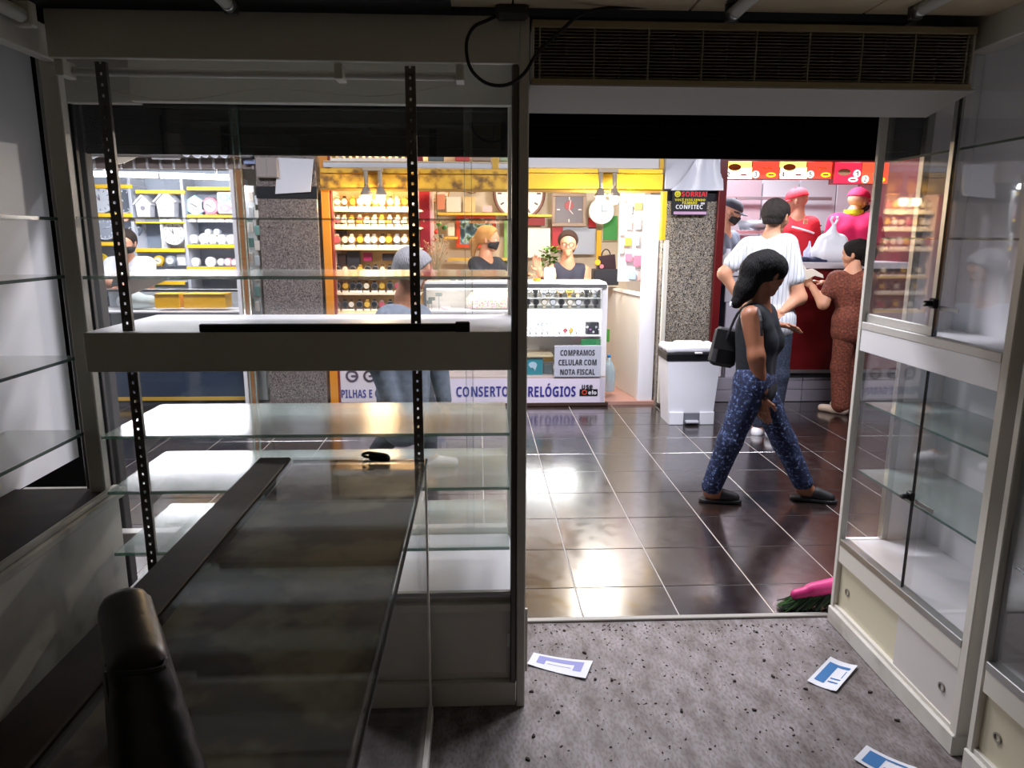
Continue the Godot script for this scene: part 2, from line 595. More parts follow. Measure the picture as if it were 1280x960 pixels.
	if o.has("shoes"):
		for e in ["l", "r"]:
			var an: Vector3 = J["an" + e]
			var to: Vector3 = J["to" + e]
			var fl := Vector3(0, -1, 0)
			var dir := (to - an) * Vector3(1, 0, 1)
			dir = dir.normalized()
			if o.get("sandal", false):
				part("shoe", joined([blob([[an.lerp(to, .55) + fl * .012, to + dir * .012, .04 * s, .034 * s]], .008, .01, [[Vector3(0, -1, 0), -.004]]), blob([[Vector3(an.x, .014, an.z) - dir * .03, Vector3(to.x, .014, to.z) + dir * .02, .04, .038]], .006, .01, [[Vector3(0, 1, 0), .022], [Vector3(0, -1, 0), -.002]])]), o.shoes, root, Vector3.ZERO)
				continue
			part("shoe", blob([[an + fl * .045 * s - dir * .03, to + dir * .015, .044 * s, .036 * s], [an + fl * .03 - dir * .01, an + fl * .05 + dir * .05, .046 * s, .042 * s]], .011, .02, [[Vector3(0, -1, 0), -(minf(an.y - .085 * s, to.y - .03))]]), o.shoes, root, Vector3.ZERO)
	if o.has("hair"):
		var hb := []
		for q in o.hair_bones:
			hb.append([J.head + HB * Vector3(q[0], q[1], q[2]) * s, J.head + HB * Vector3(q[3], q[4], q[5]) * s, q[6] * s, q[7] * s])
		var cl := []
		for c in o.get("hair_clips", []):
			var n: Vector3 = (HB * Vector3(c[0], c[1], c[2])).normalized()
			cl.append([n, n.dot(J.head + HB * Vector3(c[3], c[4], c[5]) * s)])
		part("hair", blob(hb, .008, .025, cl), o.hair, root, Vector3.ZERO)
	if o.has("mask"):
		var mb := []
		for q in [[-.05, -.035, .045, .05, -.035, .045, .046, .046], [0, -.02, .088, 0, -.07, .07, .032, .034]]:
			mb.append([J.head + HB * Vector3(q[0], q[1], q[2]) * s, J.head + HB * Vector3(q[3], q[4], q[5]) * s, q[6] * s, q[7] * s])
		var n1: Vector3 = HB * Vector3(0, 1, -.25).normalized()
		var n2: Vector3 = HB * Vector3(0, .2, -1).normalized()
		var mk := part("face_mask", blob(mb, .007, .02, [[n1, n1.dot(J.head + HB * Vector3(0, -.012, .08) * s)], [n2, n2.dot(J.head + HB * Vector3(0, -.03, .025) * s)]]), o.mask, root, Vector3.ZERO)
		for x in [-1, 1]:
			part("ear_loop", tube_mesh([HB * Vector3(x * .07, -.025, .06) * s, HB * Vector3(x * .086, .0, .02) * s, HB * Vector3(x * .09, .005, -.012) * s, HB * Vector3(x * .088, -.02, -.01) * s, HB * Vector3(x * .074, -.06, .045) * s], .002, 5), o.mask, mk, J.head)
	if o.has("cap"):
		var dome := blob([[J.head + HB * Vector3(0, .045, -.022) * s, J.head + HB * Vector3(0, .045, .012) * s, .099 * s, .095 * s]], .008, .01, [[HB * Vector3(0, -1, 0), (HB * Vector3(0, -1, 0)).dot(J.head + HB * Vector3(0, .045, 0) * s)]])
		var c := part("cap", dome, o.cap, root, Vector3.ZERO)
		var st := starts()
		var ring := []
		for i in 13:
			var t := PI * i / 12
			var bow := .018 * cos(t) * cos(t)
			ring.append([Vector3(cos(t) * .092, .048 - bow, .03 + sin(t) * .06), Vector3(cos(t) * .088, .04 - bow, .035 + sin(t) * .135)])
		for i in 12:
			for dy in [0.0, -.006]:
				var u := Vector3(0, dy, 0)
				quad(st, ring[i][0] + u, ring[i + 1][0] + u, ring[i + 1][1] + u, ring[i][1] + u, Vector3(0, -.05 if dy == 0.0 else .5, .05))
			quad(st, ring[i][1], ring[i + 1][1], ring[i + 1][1] + Vector3(0, -.006, 0), ring[i][1] + Vector3(0, -.006, 0), Vector3(0, .04, 0))
		part("visor", ends(st), o.get("visor", o.cap), c, J.head, HB.scaled(Vector3.ONE * s))
		part("button", sphere(.009), o.cap, c, J.head + HB * Vector3(0, .144, -.01) * s)
	return root

func sphere(r: float) -> Mesh:
	var key := "s%.4f" % r
	if not mesh_store.has(key):
		var m := SphereMesh.new()
		m.radius = r
		m.height = r * 2
		m.radial_segments = 16
		m.rings = 8
		mesh_store[key] = m
	return mesh_store[key]

func facing(dir: Vector3, roll := 0.0) -> Basis:   # +z along dir, y up
	var z := dir.normalized()
	var x := Vector3.UP.cross(z).normalized()
	return Basis(x, z.cross(x), z).rotated(z, roll)

# ---------------------------------------------------------------- the dark shop
var M := {}

func make_materials():
	M.lam = mat("dad6cb", .42)
	M.lam_white = mat("e6e5e8", .4)
	M.lam_dirty = StandardMaterial3D.new()
	M.lam_dirty.albedo_texture = noise_tex(.012, ["b3afa4", "cfccc2", "d6d4cb", "dbd9d1"], [0.0, .3, .6, 1.0], FastNoiseLite.TYPE_SIMPLEX_SMOOTH, 5, 512, 4)
	M.lam_dirty.roughness = .5
	triplanar(M.lam_dirty, .8)
	M.alu = mat("a9aaa8", .32, .85)
	M.alu_pale = mat("c4c3be", .4, .3)
	M.zinc = mat("6d6a66", .4, .8)
	M.black = mat("121214", .5)
	M.soot = mat("0b0b0d", .95)
	M.soot.metallic_specular = .1
	M.dark = mat("1c1c1e", .6)
	M.rubber = mat("0d0d0f", .55)
	M.glass = mat("eef6f3", .02, 0, .015)
	M.glass_dusty = mat("aebfb8", .13, 0, .38)
	M.glass_edge = mat("49b296", .12, 0, .5)
	M.pane_edge = mat("6f9a90", .15, 0, .45)
	M.white = mat("ece9e2", .5)
	M.steel = mat("b9bcc0", .28, .9)
	M.ceil = mat("cdbf9f", .75)
	M.wood = StandardMaterial3D.new()
	M.wood.albedo_texture = noise_tex(.02, ["21160f", "33241a", "443225"], [0.0, .5, 1.0], FastNoiseLite.TYPE_SIMPLEX_SMOOTH, 4, 256, 8)
	M.wood.roughness = .6
	triplanar(M.wood, 1.2)
	M.stain = StandardMaterial3D.new()
	M.stain.albedo_texture = noise_tex(.011, ["35240f", "584428", "8a8263", "aaa384"], [0.28, .44, .56, .74], FastNoiseLite.TYPE_SIMPLEX_SMOOTH, 5, 512, 5)
	M.stain.roughness = .5
	triplanar(M.stain, .7)
	M.dirt = StandardMaterial3D.new()
	M.dirt.albedo_texture = noise_tex(.008, ["574e4c", "6b6362", "767070", "807a7b", "8a8485"], [0.08, .3, .5, .7, .95], FastNoiseLite.TYPE_SIMPLEX_SMOOTH, 6, 1024, 11)
	M.dirt.detail_enabled = true
	M.dirt.detail_blend_mode = BaseMaterial3D.BLEND_MODE_MUL
	M.dirt.uv1_scale = Vector3.ONE
	M.dirt.detail_albedo = noise_tex(.05, ["d9cfc8", "f2eeea", "ffffff"], [0.25, .42, .6], FastNoiseLite.TYPE_SIMPLEX, 5, 1024, 21)
	M.dirt.roughness = .62
	M.dirt.heightmap_enabled = false
	triplanar(M.dirt, .55)
	M.dirt.uv1_scale = Vector3(1.3, 1.0, .6)
	M.plaster = mat("b0aca5", .85)
	M.leather = mat("1b1d23", .42)
	M.leather.clearcoat_enabled = true
	M.leather.clearcoat = .7
	M.leather.clearcoat_roughness = .3
	M.tube_off = mat("d7d5cc", .35)
	var im := Image.create(512, 512, false, Image.FORMAT_RGB8)
	var r := RandomNumberGenerator.new()
	r.seed = 77
	var tones := [Color("8f8a80"), Color("a79d8e"), Color("5c5955"), Color("2b2a2a"), Color("bdb3a1"), Color("77726c"), Color("8a7a63"), Color("17171a")]
	im.fill(Color("8a857b"))
	for i in 26000:
		var c: Color = tones[r.randi() % tones.size()]
		im.fill_rect(Rect2i(r.randi() % 512, r.randi() % 512, 2 + r.randi() % 5, 2 + r.randi() % 5), c)
	M.granite = StandardMaterial3D.new()
	M.granite.albedo_texture = ImageTexture.create_from_image(im)
	M.granite.roughness = .22
	triplanar(M.granite, 1.25)
	var im2 := Image.create(512, 512, false, Image.FORMAT_RGB8)
	var tones2 := [Color("77706d"), Color("8a827d"), Color("554e4d"), Color("2e292a"), Color("9a908a"), Color("6e625e")]
	im2.fill(Color("736b68"))
	for i in 26000:
		var c: Color = tones2[r.randi() % tones2.size()]
		im2.fill_rect(Rect2i(r.randi() % 512, r.randi() % 512, 2 + r.randi() % 5, 2 + r.randi() % 5), c)
	M.granite_brown = StandardMaterial3D.new()
	M.granite_brown.albedo_texture = ImageTexture.create_from_image(im2)
	M.granite_brown.roughness = .25
	triplanar(M.granite_brown, 1.25)
	M.tiles = []
	for c in ["1f1615", "251b18", "1b1313", "221918"]:
		var m := StandardMaterial3D.new()
		m.albedo_color = Color(c)
		m.roughness_texture = tile_rough()
		m.roughness = .4
		m.metallic_specular = 1.0
		m.clearcoat_enabled = true
		m.clearcoat = 1.0
		m.clearcoat_roughness = .16
		m.heightmap_enabled = true
		m.heightmap_texture = tile_relief()
		m.heightmap_scale = .012
		triplanar(m, 1.6)
		M.tiles.append(m)
	M.grout = mat("b0aca6", .8)
	M.yellow = mat("f2c21a", .5)
	M.orange = mat("d88a1c", .5)
	M.mustard = StandardMaterial3D.new()
	M.mustard.albedo_texture = noise_tex(.02, ["6b4a12", "b5861c", "d7a92a", "e0b43a"], [0.1, .35, .6, 1.0], FastNoiseLite.TYPE_SIMPLEX_SMOOTH, 4, 256, 31)
	M.mustard.roughness = .5
	triplanar(M.mustard, 1.5)
	M.maroon = mat("5a0f12", .3)
	M.red = mat("c4202c", .45)

var tr: NoiseTexture2D
func tile_rough() -> NoiseTexture2D:
	if tr == null: tr = noise_tex(.01, ["606060", "8c8c8c", "a8a8a8"], [0.2, .5, .9], FastNoiseLite.TYPE_SIMPLEX_SMOOTH, 4, 512, 41)
	return tr
var th: NoiseTexture2D
func tile_relief() -> NoiseTexture2D:
	if th == null: th = noise_tex(.03, ["000000", "ffffff"], [0.0, 1.0], FastNoiseLite.TYPE_SIMPLEX_SMOOTH, 3, 512, 43)
	return th

func glass_shelf(parent: Node, x0: float, x1: float, y: float, d0: float, d1: float):
	var g := slab("glass_shelf", Vector3(x0, y - .010, -d0 - .003), Vector3(x1, y, -d1), M.glass_dusty, parent, 0)
	slab("polished_edge", Vector3(x0, y - .010, -d0), Vector3(x1, y, -d0 - .003), M.glass_edge, g, 0)

func setting():
	var fl := struct("floor", box_mesh(Vector3(3.9, .1, 4.1), 0), M.dirt, Vector3(0.05, -.05, -.66), "worn grey shop floor with ground-in dirt and scuffs")
	var co := struct("floor", box_mesh(Vector3(11, .1, 7.2), 0), M.grout, Vector3(0, -.053, -2.70 - 3.6), "glossy dark brown tiled arcade floor with pale grout")
	var t := .405
	for iz in 10:
		for ix in 24:
			var x := .425 + (ix - 12) * t
			var z := -2.572 - iz * t
			var dz := t if iz else .268      # the first row is cut at the threshold
			part("tile", box_mesh(Vector3(t - .005, .012, dz - .005), .0015), M.tiles[(ix * 7 + iz * 5 + (ix * iz) % 3) % 4], co, Vector3(x + t / 2, -.006, z - t + dz / 2))
	struct("trim_1", box_mesh(Vector3(1.30, .012, .028), .003), mat("98948d", .5), Vector3(.8, .004, -2.695), "pale metal threshold strip at the shop doorway")
	# shop shell
	struct("wall_left", box_mesh(Vector3(.1, 2.5, 4.1), 0), M.plaster, Vector3(-1.85, 1.2, -.66), "grey plaster wall behind the left glass cabinet")
	struct("wall_right", box_mesh(Vector3(.1, 2.5, 4.1), 0), M.plaster, Vector3(1.99, 1.2, -.66), "grey plaster wall behind the right glass cabinet")
	struct("wall_back", box_mesh(Vector3(4, 2.5, .1), 0), M.plaster, Vector3(.05, 1.2, 1.42), "plain rear wall of the shop")
	var ce := struct("ceiling", box_mesh(Vector3(3.9, .08, 4.1), 0), M.dark, Vector3(.05, 2.34, -.66), "dark ceiling void with cream boards")
	for i in 8:
		part("board", box_mesh(Vector3(.485, .012, 3.4), .002), M.ceil, ce, Vector3(-1.62 + i * .49, 2.166, -.43))
	# header over the opening, the half-lowered roller shutter
	struct("wall_front", box_mesh(Vector3(4.2, 1.3, .12), 0), M.dark, Vector3(.05, 2.65, -2.93), "dark header wall over the shop opening")
	struct("wall_front", box_mesh(Vector3(.30, 2.2, .1), 0), M.dark, Vector3(-1.63, 1.1, -2.77), "dark jamb left of the display window")
	struct("wall_front", box_mesh(Vector3(.5, 2.2, .1), 0), M.dark, Vector3(2.06, 1.1, -2.77), "dark jamb right of the glass cabinet")
	var sh := thing("roller_shutter", "black steel roller shutter half lowered across the top of the shop opening", "roller shutter", Vector3(.1, 1.84, -2.8))
	for i in 7:
		slab("slat", Vector3(-1.42, 1.868 + i * .042, -2.792), Vector3(1.78, 1.9095 + i * .042, -2.806), M.soot, sh, .002)
	slab("bottom_bar", Vector3(-1.42, 1.838, -2.785), Vector3(1.78, 1.8665, -2.813), M.soot, sh, .004)
	for x in [-1.44, 1.8]:
		slab("side_guide", Vector3(x - .025, 0.0, -2.775), Vector3(x + .025, 2.16, -2.825), M.dark, sh, .003)

func front_case():
	var r := thing("display_case", "long cream display window case with glass shelves left of the doorway", "display case", Vector3(-.53, 0, -2.42))
	var a := -1.165
	var b := .145
	slab("base_plinth", Vector3(a, 0, -2.16), Vector3(b - .03, .085, -2.66), M.lam, r)
	slab("base_cabinet", Vector3(a, .085, -2.185), Vector3(b - .03, .385, -2.66), M.lam, r)
	for i in 2:
		var x0 := a + .05 + i * .65
		var dr := slab("sliding_door", Vector3(x0, .115, -2.17 - .005 * i), Vector3(x0 + .62, .345, -2.185), M.lam, r)
		slab("finger_pull", Vector3(x0 + .55, .21, -2.168 - .005 * i), Vector3(x0 + .575, .26, -2.172), M.alu, dr)
	slab("front_rail", Vector3(a, .345, -2.16), Vector3(b - .03, .372, -2.185), M.lam, r)
	slab("bottom_board", Vector3(a, .385, -2.18), Vector3(b - .03, .403, -2.66), M.lam_white, r)
	slab("door_track", Vector3(a, .403, -2.16), Vector3(b - .045, .415, -2.18), M.alu, r)
	slab("middle_board", Vector3(a, 1.248, -2.18), Vector3(b - .03, 1.267, -2.66), M.lam_white, r)
	slab("middle_rail", Vector3(a, 1.149, -2.16), Vector3(b - .045, 1.267, -2.18), M.lam, r)
	slab("sliding_track", Vector3(-.83, 1.267, -2.165), Vector3(-.03, 1.291, -2.185), M.black, r, .003)
	slab("track_clip", Vector3(-.072, 1.265, -2.16), Vector3(-.028, 1.296, -2.19), M.rubber, r, .003)
	slab("header_panel", Vector3(a, 2.022, -2.15), Vector3(b - .03, 2.145, -2.17), M.lam, r)
	slab("top_board", Vector3(a, 2.13, -2.17), Vector3(b - .03, 2.145, -2.66), M.lam, r)
	slab("back_header", Vector3(a, 1.99, -2.62), Vector3(b - .03, 2.13, -2.66), M.lam, r)
	# corner post by the doorway: cream face towards the shop, a metal channel on its inner edge
	slab("corner_post", Vector3(b - .028, 0, -2.15), Vector3(b, 2.145, -2.19), M.lam, r, .003)
	slab("post_channel", Vector3(b - .048, .09, -2.155), Vector3(b - .029, 2.02, -2.19), M.zinc, r, .003)
	slab("street_post", Vector3(b - .04, 0, -2.645), Vector3(b, 2.145, -2.68), M.lam, r, .003)
	slab("end_pane", Vector3(b - .016, .40, -2.19), Vector3(b - .010, 2.02, -2.645), M.glass, r, 0)
	# street glazing: three overlapping panes in a pale frame
	var wn := struct("window_1", box_mesh(Vector3(1.58, .05, .05), .003), M.alu_pale, Vector3(-.68, .40, -2.69), "street window of overlapping glass panes behind the display case")
	slab("jamb", Vector3(-1.47, 0, -2.665), Vector3(-1.405, 2.145, -2.72), M.alu_pale, wn, .003)
	slab("back_header", Vector3(-1.405, 1.99, -2.665), Vector3(-1.16, 2.14, -2.70), M.lam, wn)
	slab("jamb_seal", Vector3(-1.405, .42, -2.68), Vector3(-1.395, 2.02, -2.70), M.rubber, wn, .001)
	for q in [[-1.40, -.84, 2.682], [-.86, -.02, 2.690], [-.05, b - .04, 2.682]]:
		slab("street_pane", Vector3(q[0], .42, -q[2]), Vector3(q[1], 2.02, -q[2] - .005), M.glass, wn, 0)
	for x in [-.86, -.838, -.05, -.025]:
		slab("pane_edge", Vector3(x - .0010, .42, -2.680), Vector3(x + .0010, 1.99, -2.696), M.pane_edge, wn, 0)
	for y in [1.60]:
		var g := slab("glass_shelf", Vector3(a, y - .006, -2.2), Vector3(b - .05, y, -2.62), M.glass, r, 0)
		slab("polished_edge", Vector3(a, y - .006, -2.197), Vector3(b - .05, y, -2.2), M.glass_edge, g, 0)
	for y in [1.431, .942, .762, .556]:
		glass_shelf(r, a, b - .05, y, 2.195, 2.63)
	for x in [-1.046, -.191]:
		var st := starts()
		for y0 in [[.42, 1.148], [1.268, 2.02]]:
			for sx in [-1, 1]:
				add_box(st, Vector3(x + sx * .009, (y0[0] + y0[1]) / 2, -2.187), Vector3(.012, y0[1] - y0[0], .003))
				add_box(st, Vector3(x + sx * .0130, (y0[0] + y0[1]) / 2, -2.194), Vector3(.003, y0[1] - y0[0], .012))
			var y: float = y0[0]
			while y < y0[1] - .012:
				add_box(st, Vector3(x, y + .010, -2.187), Vector3(.008, .021, .003))
				y += .029
		part("slotted_upright", ends(st), M.zinc, r, Vector3.ZERO)
		for y in [1.421, .932, .752, .546]:
			part("bracket", extrude([Vector2(0, 0), Vector2(.36, 0), Vector2(.36, -.012), Vector2(0, -.05)], .004), M.zinc, r, Vector3(x, y, -2.2), Basis(Vector3.UP, PI / 2))
	# unlit tube under the header
	var t := thing("tube_light", "unlit white fluorescent tube under the display case header", "light", Vector3(-.62, 1.995, -2.22))
	part("tube", tube_mesh([Vector3(-1.14, 2.0, -2.22), Vector3(-.06, 2.0, -2.22)], .012, 10), M.tube_off, t)
	for x in [-1.15, -.05, -.39]:
		slab("holder", Vector3(x - .012, 1.98, -2.168), Vector3(x + .012, 2.0222, -2.235), M.lam, t)
	part("wire", tube_mesh(curve_pts([Vector3(-1.14, 1.985, -2.23), Vector3(-.9, 1.93, -2.25), Vector3(-.6, 1.965, -2.24), Vector3(-.3, 1.95, -2.25), Vector3(-.06, 1.985, -2.23)], 24), .0018, 5), M.lam, t)

func right_cabinets():
	# face at x = 1.44, running from the doorway (2.66) towards the viewer
	for n in 2:
		var d1 := 2.66 if n == 0 else 1.815
		var d0 := 1.86 if n == 0 else .55
		var x := 1.44
		var xb := 1.80
		var r := thing("glass_cabinet", "tall cream wall cabinet with glass doors right beside the doorway" if n == 0 else "second cream wall cabinet at the right picture edge, nearer than the one by the doorway", "cabinet", Vector3(1.62, 0, -(d0 + d1) / 2))
		slab("plinth", Vector3(x - .012, 0, -d0), Vector3(xb, .07, -d1), M.lam_dirty, r, .004)
		slab("base_board", Vector3(x, .07, -d0), Vector3(xb, .085, -d1), M.lam, r)
		slab("back_panel", Vector3(xb - .015, .085, -d0), Vector3(xb, 2.2, -d1), M.lam_white, r, 0)
		slab("lower_board", Vector3(x, .345, -d0 - .03), Vector3(xb - .015, .365, -d1 + .03), M.lam_white, r)
		slab("lower_rail", Vector3(x - .004, .275, -d0 - .03), Vector3(x + .02, .345, -d1 + .03), M.lam, r)
		slab("sill_track", Vector3(x - .006, .345, -d0 - .03), Vector3(x + .03, .372, -d1 + .03), M.alu, r)
		slab("near_post", Vector3(x - .004, .07, -d0), Vector3(x + .045, 2.2, -d0 - .034), M.lam, r, .003)
		slab("far_post", Vector3(x - .004, .07, -d1 + .024), Vector3(x + .022, 2.2, -d1), M.lam, r, .003)
		slab("middle_panel", Vector3(x - .002, 1.13, -d0 - .034), Vector3(x + .02, 1.212, -d1 + .024), M.lam_white, r)
		slab("middle_board", Vector3(x + .02, 1.19, -d0 - .034), Vector3(xb - .015, 1.212, -d1 + .024), M.lam_white, r)
		slab("upper_track", Vector3(x - .004, 1.212, -d0 - .034), Vector3(x + .035, 1.240, -d1 + .024), M.alu_pale, r)
		slab("top_panel", Vector3(x - .004, 2.08, -d0), Vector3(x + .02, 2.25, -d1), M.lam, r)
		slab("top_board", Vector3(x + .02, 2.18, -d0), Vector3(xb - .015, 2.2, -d1), M.lam, r)
		slab("near_side", Vector3(x + .045, .07, -d0), Vector3(xb - .015, 2.2, -d0 - .018), M.lam_white, r)
		if n == 1:
			slab("far_side", Vector3(x + .022, .07, -d1 + .018), Vector3(xb - .015, 2.2, -d1), M.lam_white, r)
		else:   # glazed end towards the arcade
			slab("end_stile", Vector3(1.602, .365, -2.63), Vector3(1.628, 2.18, -2.66), M.alu, r)
			slab("end_panel", Vector3(1.628, .085, -2.635), Vector3(xb - .015, 2.18, -2.66), M.lam_white, r)
			slab("end_base", Vector3(x + .022, .085, -2.635), Vector3(1.628, .365, -2.66), M.lam_white, r)
			for y in [[.372, 1.19], [1.24, 2.18]]:
				slab("end_pane", Vector3(x + .02, y[0], -2.645), Vector3(1.602, y[1], -2.651), M.glass, r, 0)
		# lower sliding boards and glass doors, upper glass doors
		var mid := (d0 + d1) / 2
		if n == 0: mid = 2.21
		var dr := slab("sliding_board", Vector3(x + .004, .082, -d0 - .034), Vector3(x + .012, .277, -mid - .01), mat("d6d1cc", .42), r)
		part("finger_pull", ring_mesh(.015, .005, .006, 20), mat("8f8b80", .5), dr, Vector3(x + .003, .17, -d0 - .1), Basis(Vector3.UP, PI / 2))
		dr = slab("sliding_board", Vector3(x + .014, .082, -mid + .01), Vector3(x + .022, .277, -d1 + .024), mat("d9d2b6", .42), r)
		part("finger_pull", ring_mesh(.015, .005, .006, 20), mat("8f8b80", .5), dr, Vector3(x + .013, .17, -d1 + .09), Basis(Vector3.UP, PI / 2))
		for y in [[.372, 1.13], [1.24, 2.08]]:
			var g := slab("glass_door", Vector3(x + .006, y[0], -d0 - .034), Vector3(x + .011, y[1], -mid - .015), M.glass, r, 0)
			slab("door_edge", Vector3(x + .004, y[0], -mid - .013), Vector3(x + .013, y[1], -mid - .017), M.rubber, g, 0)
			g = slab("glass_door", Vector3(x + .016, y[0], -mid + .015), Vector3(x + .021, y[1], -d1 + .024), M.glass, r, 0)
			if y[0] > 1.0 and n == 0:
				slab("door_stile", Vector3(x + .012, y[0], -mid - .016), Vector3(x + .024, y[1], -mid - .05), M.alu, g)
				slab("bottom_rail", Vector3(x + .010, y[0], -mid - .016), Vector3(x + .024, y[0] + .03, -d1 + .024), M.alu_pale, g)
			# showcase lock on the meeting edge
			var ly: float = .70 if y[0] < 1.0 else 1.345
			var lk := slab("lock_body", Vector3(x - .006, ly - .016, -mid - .005), Vector3(x + .012, ly + .016, -mid - .035), M.black, r, .004)
			part("lock_cylinder", tube_mesh([Vector3(x - .028, ly, -mid - .02), Vector3(x - .004, ly, -mid - .02)], .009, 12), M.black, lk)
			slab("lock_strip", Vector3(x + .011, ly - .02, -mid + .09), Vector3(x + .0145, ly - .006, -mid - .005), M.alu, lk, .001)
		for y in [.93, .66, 1.55, 1.82]:
			var q := slab("glass_shelf", Vector3(x + .04, y - .007, -d0 - .04), Vector3(xb - .016, y, -d1 + .03), M.glass_dusty if y < 1.0 else M.glass, r, 0)
			slab("polished_edge", Vector3(x + .037, y - .007, -d0 - .04), Vector3(x + .04, y, -d1 + .03), mat("4d6a62", .2), q, 0)

func left_cabinet():
	var r := thing("glass_cabinet", "tall open cream cabinet with glass shelves along the left wall", "cabinet", Vector3(-1.5, 0, -1.5))
	var x := -1.2
	var d0 := .3
	var d1 := 2.30
	var xb := -1.50
	slab("sill", Vector3(x + .03, .706, -d0), Vector3(xb, .735, -d1 - .03), M.lam_dirty, r, .006)
	slab("sill_lip", Vector3(x + .02, .735, -d0), Vector3(x, .75, -d1), M.lam_dirty, r, .003)
	slab("apron", Vector3(x + .015, .345, -d0), Vector3(x - .01, .706, -d1), M.lam_dirty, r, .003)
	slab("apron_end", Vector3(x - .01, .345, -d1 + .02), Vector3(xb, .706, -d1), M.lam, r, .003)
	slab("plinth", Vector3(x - .12, 0, -d0), Vector3(xb, .345, -d1 + .06), M.dark, r)
	slab("bottom_board", Vector3(x - .005, .736, -d0), Vector3(xb, .745, -d1 + .02), M.wood, r)
	slab("back_panel", Vector3(xb, .735, -d0), Vector3(xb - .02, 2.25, -2.66), M.lam_white, r, 0)
	slab("far_post", Vector3(x + .004, .735, -d1 + .055), Vector3(x - .045, 2.12, -d1 + .02), M.lam, r, .003)
	slab("post_channel", Vector3(x - .047, .75, -d1 + .045), Vector3(x - .06, 2.1, -d1 + .02), M.alu, r, .002)
	slab("near_post", Vector3(x + .004, .735, -1.29), Vector3(x - .04, 2.12, -1.33), M.lam, r, .003)
	slab("top_rail", Vector3(x + .006, 2.03, -d0), Vector3(x - .03, 2.12, -d1), M.lam, r, .003)
	slab("top_board", Vector3(x - .03, 2.10, -d0), Vector3(xb, 2.12, -d1), M.lam, r)
	for y in [1.60, 1.43, 1.18, .94]:
		var g := slab("glass_shelf", Vector3(x - .05, y - .009, -d0 - .1), Vector3(xb, y, -d1 + .02), M.glass_dusty, r, 0)
		slab("polished_edge", Vector3(x - .047, y - .009, -d0 - .1), Vector3(x - .05, y, -d1 + .02), mat("56706a", .2), g, 0)
	for x2 in [xb + .012]:
		for z in [-1.7]:
			slab("wall_standard", Vector3(x2, .75, z), Vector3(x2 - .012, 2.1, z - .025), M.zinc, r)
	var t := thing("tube_light", "unlit fluorescent batten running along the top of the left cabinet", "light", Vector3(-1.17, 2.12, -1.4))
	slab("batten", Vector3(-1.20, 2.125, -.4), Vector3(-1.15, 2.15, -2.02), M.lam, t, .004)
	part("tube", tube_mesh([Vector3(-1.155, 2.095, -.45), Vector3(-1.155, 2.095, -2.05)], .018, 12), M.tube_off, t)
	slab("holder", Vector3(-1.18, 2.07, -2.03), Vector3(-1.13, 2.13, -2.06), M.lam, t, .004)

func counter():
	var r := thing("glass_counter", "long glass showcase counter with a stained board under its top", "counter", Vector3(-.41, 0, -1.3))
	var x0 := -.655
	var x1 := -.16
	var d0 := .78
	var d1 := 2.09
	slab("inner_board", Vector3(x0 + .10, .868, -d0 - .02), Vector3(x1 - .012, .884, -d1 + .02), M.stain, r)
	slab("glass_top", Vector3(x0 + .098, .893, -d0), Vector3(x1, .90, -d1), M.glass, r, 0)
	slab("wood_ledge", Vector3(x0, .872, -d0), Vector3(x0 + .092, .902, -d1), M.wood, r, .003)
	slab("top_edge", Vector3(x1 - .004, .884, -d0), Vector3(x1 + .002, .8925, -d1), M.dark, r, .001)
	slab("back_edge", Vector3(x0 + .098, .884, -d1 + .006), Vector3(x1, .8925, -d1), M.dark, r, .001)
	slab("side_pane", Vector3(x1 - .008, .035, -d0 - .01), Vector3(x1 - .003, .884, -d1 + .02), M.glass, r, 0)
	slab("end_pane", Vector3(x0 + .1, .035, -d1 + .012), Vector3(x1 - .02, .884, -d1 + .007), M.glass, r, 0)
	slab("bottom_rail", Vector3(x1 - .024, 0, -d0), Vector3(x1 + .004, .06, -d1), M.lam, r, .002)
	slab("end_rail", Vector3(x0, 0, -d1 + .022), Vector3(x1 - .022, .035, -d1), M.alu_pale, r, .002)
	slab("end_post", Vector3(x1 - .024, .06, -d1 + .024), Vector3(x1, .884, -d1), M.lam, r, .002)
	slab("near_post", Vector3(x1 - .018, .035, -d0 - .002), Vector3(x1, .884, -d0 - .02), M.alu_pale, r, .002)
	slab("back_panel", Vector3(x0, .02, -d0), Vector3(x0 + .018, .872, -d1), M.wood, r)
	var k := thing("key_fob", "small black key fob with a loop lying on the far end of the glass counter", "key", Vector3(-.315, .90, -2.06))
	part("fob", blob([[Vector3(-.315, .912, -2.055), Vector3(-.275, .910, -2.04), .014, .013], [Vector3(-.30, .91, -2.06), Vector3(-.28, .91, -2.05), .013, .012]], .003, .008, [[Vector3(0, -1, 0), -.9]]), M.rubber, k)
	var pts := []
	for i in 17:
		var t := TAU * i / 16
		pts.append(Vector3(-.325 + cos(t) * .021, .915 + sin(t) * .010, -2.06 + sin(t) * .012))
	part("loop", tube_mesh(pts, .0045, 8), M.rubber, k)

